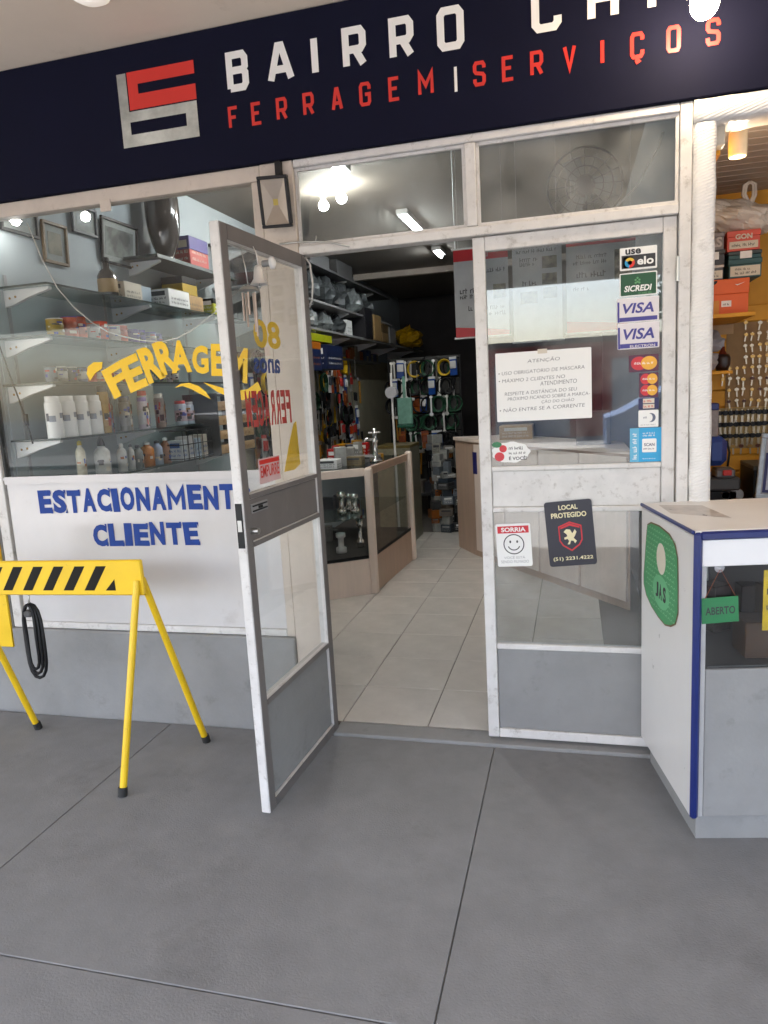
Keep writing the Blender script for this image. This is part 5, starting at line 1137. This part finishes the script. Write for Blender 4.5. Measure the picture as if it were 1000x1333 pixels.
# plastic bag with loop handle
bg_ = thing('plastic_bag', 'full beige plastic bag with a loop handle lying on the shoe boxes', 'bag', (.82, 1.34, 2.276))
rg = random.Random(5); n, k = 44, 26; vs = []
for j in range(k+1):
    th = math.pi*j/k
    for i in range(n):
        t = 2*math.pi*i/n; q = 1+.07*math.sin(5*t+3*th)+.06*math.sin(9*th+2*t)+.03*abs(math.sin(6.5*t-3*th))+.03*abs(math.sin(4*t+9*th))+rg.uniform(-.02, .02)
        x = -math.cos(th)*.19*q; r = (max(0, math.sin(th))**.6)*q
        vs.append((.82+x, 1.34+r*.14*math.cos(t), max(2.2765, 2.362+r*.088*math.sin(t)+.015*math.sin(th*2))))
fs = [(j*n+i, (j+1)*n+i, (j+1)*n+(i+1) % n, j*n+(i+1) % n) for j in range(k) for i in range(n)]
b = MB(); b.add(vs, fs, 0, False); b.build('bag_body', BAGW, bg_)
b = MB()
for dx in (-.006, .006): b.tube([(.895+dx, 1.3, 2.42), (.872+dx, 1.3, 2.47), (.878+dx, 1.3, 2.515), (.90+dx, 1.3, 2.53), (.922+dx, 1.3, 2.515), (.922+dx, 1.3, 2.46), (.905+dx, 1.3, 2.42)], .0075, 6)
b.build('loop_handle', BAGW, bg_)
# slatted key board on the back wall
kb = thing('key_board', 'ochre slat board full of hanging keys in the stall', 'key board', (1.4, 1.6, .8))
for k in range(12):
    z = .80+.095*k; boxp('slat', YELW, kb, (.508, 1.598, z), (2.6, 1.617, z+.088), .003)
boxp('top_panel', mat('brown_key_panel', (.26, .145, .045), .6, var=.2), kb, (.86, 1.593, 1.36), (2.6, 1.5975, 1.84), 0)
boxp('lower_panel', mat('olive_key_panel', (.32, .22, .08), .6), kb, (.55, 1.593, 1.12), (2.6, 1.5975, 1.358), 0)
def key_mesh(headm):
    b = MB(); M = FR((0, 0, 0)); b.prism(ell(0, -.010, .0125, .0095, 12), -.0012, .0012, 1, M)
    b.prism([(-.0045, -.021), (.0045, -.021), (.0045, -.05), (.002, -.055), (-.003, -.052), (-.0045, -.047), (-.002, -.043), (-.0045, -.038), (-.003, -.03)], -.001, .001, 0, M)
    b.cyl((0, -.006, .0), (0, .0065, .0), .0022, n=6, mi=0); return b, [mat('nickel_key', (.46, .39, .28), .3, metal=.9), headm]
KK = [('silver_key', mat('nickel_key', (.46, .39, .28), .3, metal=.9), 'silver key hanging in the upper rows of the key board'), ('brass_key', BRASS, 'brass key hanging in the upper rows of the key board'), ('dark_key', lab((.08, .03, .02)), 'dark headed key among the upper rows of the key board'), ('black_headed_key', BLACK, 'black plastic headed key in the lower rows of the key board')]
kp = {}
def hangkey(i, x, z, sc, rot):
    nm, hm, lb = KK[i]
    if i not in kp: b, ms = key_mesh(hm); kp[i] = b.build(nm, ms, label=lb, cat='key', group=lb.split(' in ')[0].split(' hanging')[0].split(' among')[0]+'s on the key board', base=False); o = kp[i]
    else: o = kp[i].copy(); COL.objects.link(o)
    o.location = (x, 1.585, z); o.scale = (sc, 1, sc); o.rotation_euler = (0, rot, 0)
rg = random.Random(21)
for j in range(8):
    z = 1.845-.0625*j
    for i in range(15):
        x = .84+.039*i+rg.uniform(-.005, .005)
        if x < .93 and j < 4 or rg.random() < .06: continue
        hangkey(rg.choice([0, 0, 1, 1, 2, 1]), x, z+rg.uniform(-.004, .004), rg.uniform(.85, 1.02), R(rg.uniform(-12, 12)))
for j in range(3):
    z = 1.345-.068*j
    for i in range(22):
        x = .80+.030*i
        if rg.random() < .08: continue
        hangkey(3, x+rg.uniform(-.002, .002), z, rg.uniform(1.35, 1.6), R(rg.uniform(-6, 6)))
for i in range(9): hangkey(1 if i % 2 else 2, .86+.045*i, 1.145, 1.1, R(rg.uniform(-8, 8)))
# clutter under the shelf and the key machine
lump(.74, 1.42, 1.68, .06, 31, lab((.3, .3, .32)), 'grey_rag', 'crumpled grey cloths under the shoe box shelf', 'cloth', None, (1.2, 1.0, 1.0))
lump(.73, 1.40, 1.58, .055, 33, lab((.45, .44, .45)), 'pale_rag', 'pale crumpled paper below the grey cloths', 'paper', None, (1.2, 1, .9))
sh2 = boxp('wooden_shelf', YELW, None, (.507, 1.2, 1.555), (.82, 1.59, 1.572), .002, label='small ochre shelf under the crumpled cloths', cat='shelf')
t = thing('dark_pot', 'dark brown pot on the edge of the small ochre shelf', 'pot', (.80, 1.42, 1.64))
one(lambda b: b.lathe((.805, 1.40, 1.573), [(.001, 0), (.03, 0), (.04, .03), (.042, .07), (.034, .09), (.03, .088), (.001, .08)], 14), 'body', lab((.02, .012, .012)), parent=t); one(lambda b: b.lathe((.805, 1.40, 1.654), [(.026, .006), (.012, .03), (.012, .05), (.001, .055)], 10), 'stopper', lab((.12, .03, .02)), parent=t)
t = thing('key_machine', 'blue and grey key cutting machine on the stall bench', 'machine', (.78, 1.3, .84))
boxp('motor', BLUE, t, (.70, 1.22, 1.06), (.81, 1.45, 1.22), .03); boxp('bed', DGREY, t, (.68, 1.18, .93), (.87, 1.48, 1.0), .01); boxp('carriage', mat('machine_grey', (.18, .18, .19), .4, metal=.4), t, (.74, 1.17, 1.0005), (.84, 1.3, 1.05), .01)
boxp('switch', REDP, t, (.775, 1.155, 1.015), (.82, 1.169, 1.045), .004); one(lambda b: b.cyl((.855, 1.2, .905), (.855, 1.25, .905), .035, n=16).cyl((.80, 1.2, .9), (.80, 1.26, .9), .02, n=12), 'cutter_wheel', STEEL, parent=t)
one(lambda b: b.box((.69, 1.2, .841), (.86, 1.46, .929), 0, .008), 'pedestal', BLACK, parent=t)
pack('white_carton', 'white carton with a blue top beside the column in the stall', (.70, 1.25, 1.2205), (.765, 1.4, 1.40), lab((.3, .28, .28)), lab((.04, .05, .16)), .8)
t = thing('key_bench', 'wooden work bench along the back of the key stall', 'bench', (1.6, 1.35, 0))
boxp('bench_top', WOODT, t, (.51, 1.1, .80), (2.8, 1.59, .8395)); 
for x in (.66, 2.7): boxp('leg', WOODT, t, (x, 1.12, 0), (x+.06, 1.18, .799)); 
pack('dark_case', 'dark navy machine case on the bench under the keys', (.93, 1.18, .8405), (1.24, 1.5, 1.06), lab((.012, .016, .025)), lab((.1, .11, .11)), .9, cat='case')
one(lambda b: b.tube([(.87, 1.58, 1.17), (.885, 1.57, 1.1), (.87, 1.55, 1.0), (.88, 1.5, .86)], .006, 5), 'hanging_cable', RUBBER, label='black cable running down the ochre boards to the bench', cat='cable')
t = thing('price_frame', 'white framed price board leaning at the right edge of the stall', 'sign', (1.08, 1.1, .84))
M = FR((.925, 1.12, .90)) @ Matrix.Rotation(R(-4), 4, 'Z'); b = MB()
for q in ((0, 0, .30, .022), (0, .318, .30, .34), (0, .0225, .022, .3175), (.278, .0225, .30, .3175)): b.box((q[0], q[1], 0), (q[2], q[3], .02), 0, .003, M)
b.build('frame', lab((.5, .56, .62)), t); b = MB(); b.box((.022, .022, .004), (.278, .318, .010), 0, 0, M)
flat(b, M, rect(.03, .03, .27, .24), 1, .0105); flat(b, M, rect(.045, .045, .255, .225), 2, .011)
for q in range(5): scribble(b, M, .06, .24, .06+.032*q, .018, 1, .0115, q)
b.build('sheet', [lab((.35, .35, .36)), lab((.05, .05, .12)), lab((.45, .46, .52))], t)
one(lambda b: b.box((.94, 1.145, .8395), (1.22, 1.165, .90), 0), 'stand', DGREY, parent=t)

# ------------------------------------------------------------------ white counter out front
sdv = Vector((-.11, .58, 0)).normalized(); rzc = math.atan2(.186, .98)
wcnt = thing('key_counter', 'white counter edged in dark blue with a green sole emblem before the key stall', 'counter', (.365, -.64, -.008), rz=rzc)
# local frame: x along the front, y to the back, z up ; depth .58, length 1.35
D_, L_, H_ = .585, 1.35, 1.08; WL = mat('white_laminate', (.66, .64, .62), .3, var=.03, dirt=((.4, .37, .33), 5, .66, .4)); TOP = mat('worn_counter_top', (.76, .745, .73), .5, var=.04, scale=3, dirt=((.45, .42, .40), 4, .68, .3))
boxp('side_panel', WL, wcnt, (0, .012, .10), (.02, D_, H_-.02), .004)
boxp('worktop', TOP, wcnt, (.004, .01, H_-.019), (L_, D_, H_), .003)
boxp('front_edging', TRIMB, wcnt, (.016, -.008, H_-.028), (L_, .0095, H_-.001), .006)
boxp('side_edging', TRIMB, wcnt, (-.006, .01, H_-.012), (.0035, D_, H_+.001), .003)
boxp('corner_edging', TRIMB, wcnt, (-.004, -.008, .10), (.022, .0115, H_-.003), .008)
boxp('front_band', mat('front_white', (.72, .72, .73), .3, var=.02), wcnt, (.023, .004, .965), (L_, .02, H_-.029), .002)
boxp('inner_post', mat('ribbed_grey', (.4, .4, .4), .5), wcnt, (.0225, .012, .10), (.042, .03, .964), .002)
boxp('front_pane', CLEAR, wcnt, (.043, .018, .62), (L_, .022, .963), 0)
boxp('lower_front', PLINTH, wcnt, (.043, .012, .10), (L_, .024, .6195), .002)
boxp('plinth', PLINTH, wcnt, (.03, .04, 0), (L_, D_-.03, .0995), .002)
boxp('right_panel', WL, wcnt, (L_-.02, .024, .10), (L_-.001, D_, H_-.02), .002); boxp('back_panel', DARKW, wcnt, (.021, D_-.012, .10), (L_-.021, D_-.002, H_-.02), 0)
boxp('inner_shelf', DGREY, wcnt, (.0215, .03, .61), (L_-.021, D_-.013, .625), 0)
Ms = FR((-.0012, D_, 0), (0, -1, 0), (0, 0, 1))          # side emblem: x from back to front
dec = [(.055, 1.005), (.10, 1.022), (.20, 1.028), (.31, 1.020), (.37, .995), (.395, .955), (.402, .86), (.405, .77), (.38, .725), (.33, .70), (.27, .685), (.19, .69), (.11, .705), (.045, .73), (.012, .765), (.010, .80), (.025, .87), (.040, .95)]
def off(ps, k):
    cx = sum(p[0] for p in ps)/len(ps); cz = sum(p[1] for p in ps)/len(ps); return [(cx+(x-cx)*k, cz+(z-cz)*k) for x, z in ps]
b = MB(); flat(b, Ms, [(x+.03, z) for x, z in off(dec, 1.035)], 0, .0002); flat(b, Ms, [(x+.03, z) for x, z in dec], 1, .0007)
rg = random.Random(2)
for r_ in range(15):
    for c_2 in range(13):
        x = .055+.028*c_2+(.014 if r_ % 2 else 0); z = .715+.0205*r_
        if not (.055 < x < .40) or (z < .76 and x < .12) : continue
        b.add([(x, z, .0011), (x+.011, z+.007, .0011), (x+.020, z, .0011), (x+.020, z+.003, .0011), (x+.011, z+.010, .0011), (x, z+.003, .0011)], [(0, 1, 4, 5), (1, 2, 3, 4)], 2, False, Ms)
flat(b, Ms, ell(.255, .915, .052, .058, 20), 3, .0016); flat(b, Ms, ell(.255, .79, .095, .062, 24), 4, .0016)
for ch, x in (('J', .195), ('A', .235), ('S', .28)): text(b, ch, Ms, x, .762, .058, .034, 5, .045, lift=.0022)
b.build('sole_emblem', [lab((.14, .09, .05)), mat('sole_green', (.06, .27, .11), .5), mat('sole_light_green', (.24, .50, .28), .5), CREAM, mat('sole_mid_green', (.13, .42, .2), .5), INKD], wcnt)
b = MB(); Mt = FR((0, 0, H_+.0005), (1, 0, 0), (0, 1, 0)); flat(b, Mt, [(.03, .33), (.045, .52), (.19, .47), (.19, .20)], 0, 0); b.build('worn_patch', mat('worn_patch_print', (.46, .42, .39), .3, var=.3, scale=18), wcnt)
# open sign hung inside the counter glass, on a suction cup
Mw = Matrix.Translation((.365, -.64, -.008)) @ Matrix.Rotation(rzc, 4, 'Z')
g = thing('open_sign', 'green ABERTO sign hung on a string from a suction cup on the counter glass', 'sign', tuple(Mw @ Vector((.09, .01, .75))))
Mg = Mw @ FR((.028, .012, .775)) @ Matrix.Rotation(R(3), 4, 'Z')
b = MB(); b.box((0, 0, 0), (.115, .085, .003), 0, .001, Mg); text(b, 'ABERTO', Mg, .012, .028, .026, .092, 1, .02, lift=.0034); b.build('plate', [GREEN, INKD], g)
b = MB(); P = [Mw @ Vector(q) for q in ((.036, .0105, .858), (.082, .0105, .955), (.132, .0105, .862))]; b.tube(P, .0013, 5); b.build('string', lab((.3, .12, .08)), g)
b = MB(); b.lathe((0, 0, 0), [(.016, 0), (.013, .005), (.005, .007), (.004, .012), (.001, .013)], 14, 0, Mw @ Matrix.Translation((.082, .0175, .957)) @ Matrix.Rotation(R(90), 4, 'X')); b.build('suction_cup', mat('clear_rubber', (.4, .4, .42), .15), g)
rg = random.Random(8)
for i in range(12):
    v = Mw @ Vector((rg.uniform(.1, 1.2), rg.uniform(.12, .45), .6255)); s = rg.uniform(.03, .06)
    pack('leather_good', 'dark leather good on the shelf inside the white counter', (v.x-s, v.y-s, v.z), (v.x+s, v.y+s, v.z+rg.uniform(.05, .2)), lab(rg.choice([(.02, .015, .012), (.05, .03, .02), (.03, .03, .03), (.1, .06, .03)])), None, rz=rg.uniform(0, 60), group='leather goods in the white counter')
v = Mw @ Vector((.225, .06, .66)); M = Mw @ FR((.225, .035, .74)); b = MB(); b.box((0, 0, 0), (.12, .2, .004), 0, .001, M); scribble(b, M, .01, .11, .12, .02, 1, .005, 1); scribble(b, M, .01, .11, .07, .02, 1, .005, 2); b.build('yellow_card', [lab((.6, .45, .03)), INKD], label='yellow price card behind the counter glass at the right edge', cat='card')

# ------------------------------------------------------------------ yellow barrier in front of the window
br = thing('safety_barrier', 'yellow and black striped plank barrier on folding legs before the window', 'barrier', (-2.25, -.45, -.008))
M = FR((-2.78, -.462, .76)) @ Matrix.Rotation(R(.9), 4, 'Z')
b = MB(); b.box((0, 0, -.01), (1.042, .152, .012), 0, .005, M); b.build('plank', YEL, br)
b = MB(); Lf = .0126; x = .02
while x < .98:
    z0, z1, sl = .022, .128, .10
    q = [(x, z0), (x+.05, z0), (x+.05+sl*.72, z1), (x+sl*.72, z1)]
    if x+.05+sl*.72 > .955: q = [(x, z0), (x+.05, z0), (x+.05, z0+.05)]
    if x+sl*.72 < .96: flat(b, M, q, 0, Lf)
    x += .105
b.build('stripes', mat('black_stripe_paint', (.011, .01, .008), .7, var=.2, spec=.2), br)
for x in (-2.70, -1.765):
    for s, dx in ((-1, -.03), (1, .09)):
        one(lambda b: b.cyl((x, -.455+s*.018, .84), (x+dx, -.45+s*.24, -.008), .015, n=12), 'leg', YEL, parent=br)
    for s, dx in ((-1, -.03), (1, .09)): one(lambda b: b.cyl((x+dx*.97, -.45+s*.234, .028), (x+dx*1.002, -.45+s*.241, -.008), .019, n=12), 'rubber_foot', RUBBER, parent=br)
    one(lambda b: b.cyl((x, -.49, .80), (x, -.42, .80), .008, n=10), 'pivot_bolt', STEEL, parent=br)
t = thing('black_strap', 'black looped strap hanging on a small hook under the barrier plank', 'strap', (-2.36, -.44, .4))
b = MB()
for q in range(3):
    wq = .030+.012*q; b.tube([(-2.352+wq*math.sin(2*math.pi*i/20), -.45+.008*q+.006*math.sin(6*math.pi*i/20), .565-.012*q+(.15+.012*q)*math.cos(2*math.pi*i/20)) for i in range(21)], .0075, 7)
b.build('strap_loop', BLACK, t); one(lambda b: b.box((-2.372, -.462, .66), (-2.332, -.422, .69), 0, .006), 'strap_clip', DGREY, parent=t)
one(lambda b: b.tube([(-2.352, -.44, .69), (-2.352, -.435, .735), (-2.346, -.44, .757)], .004, 6), 'hook', STEEL, parent=t)
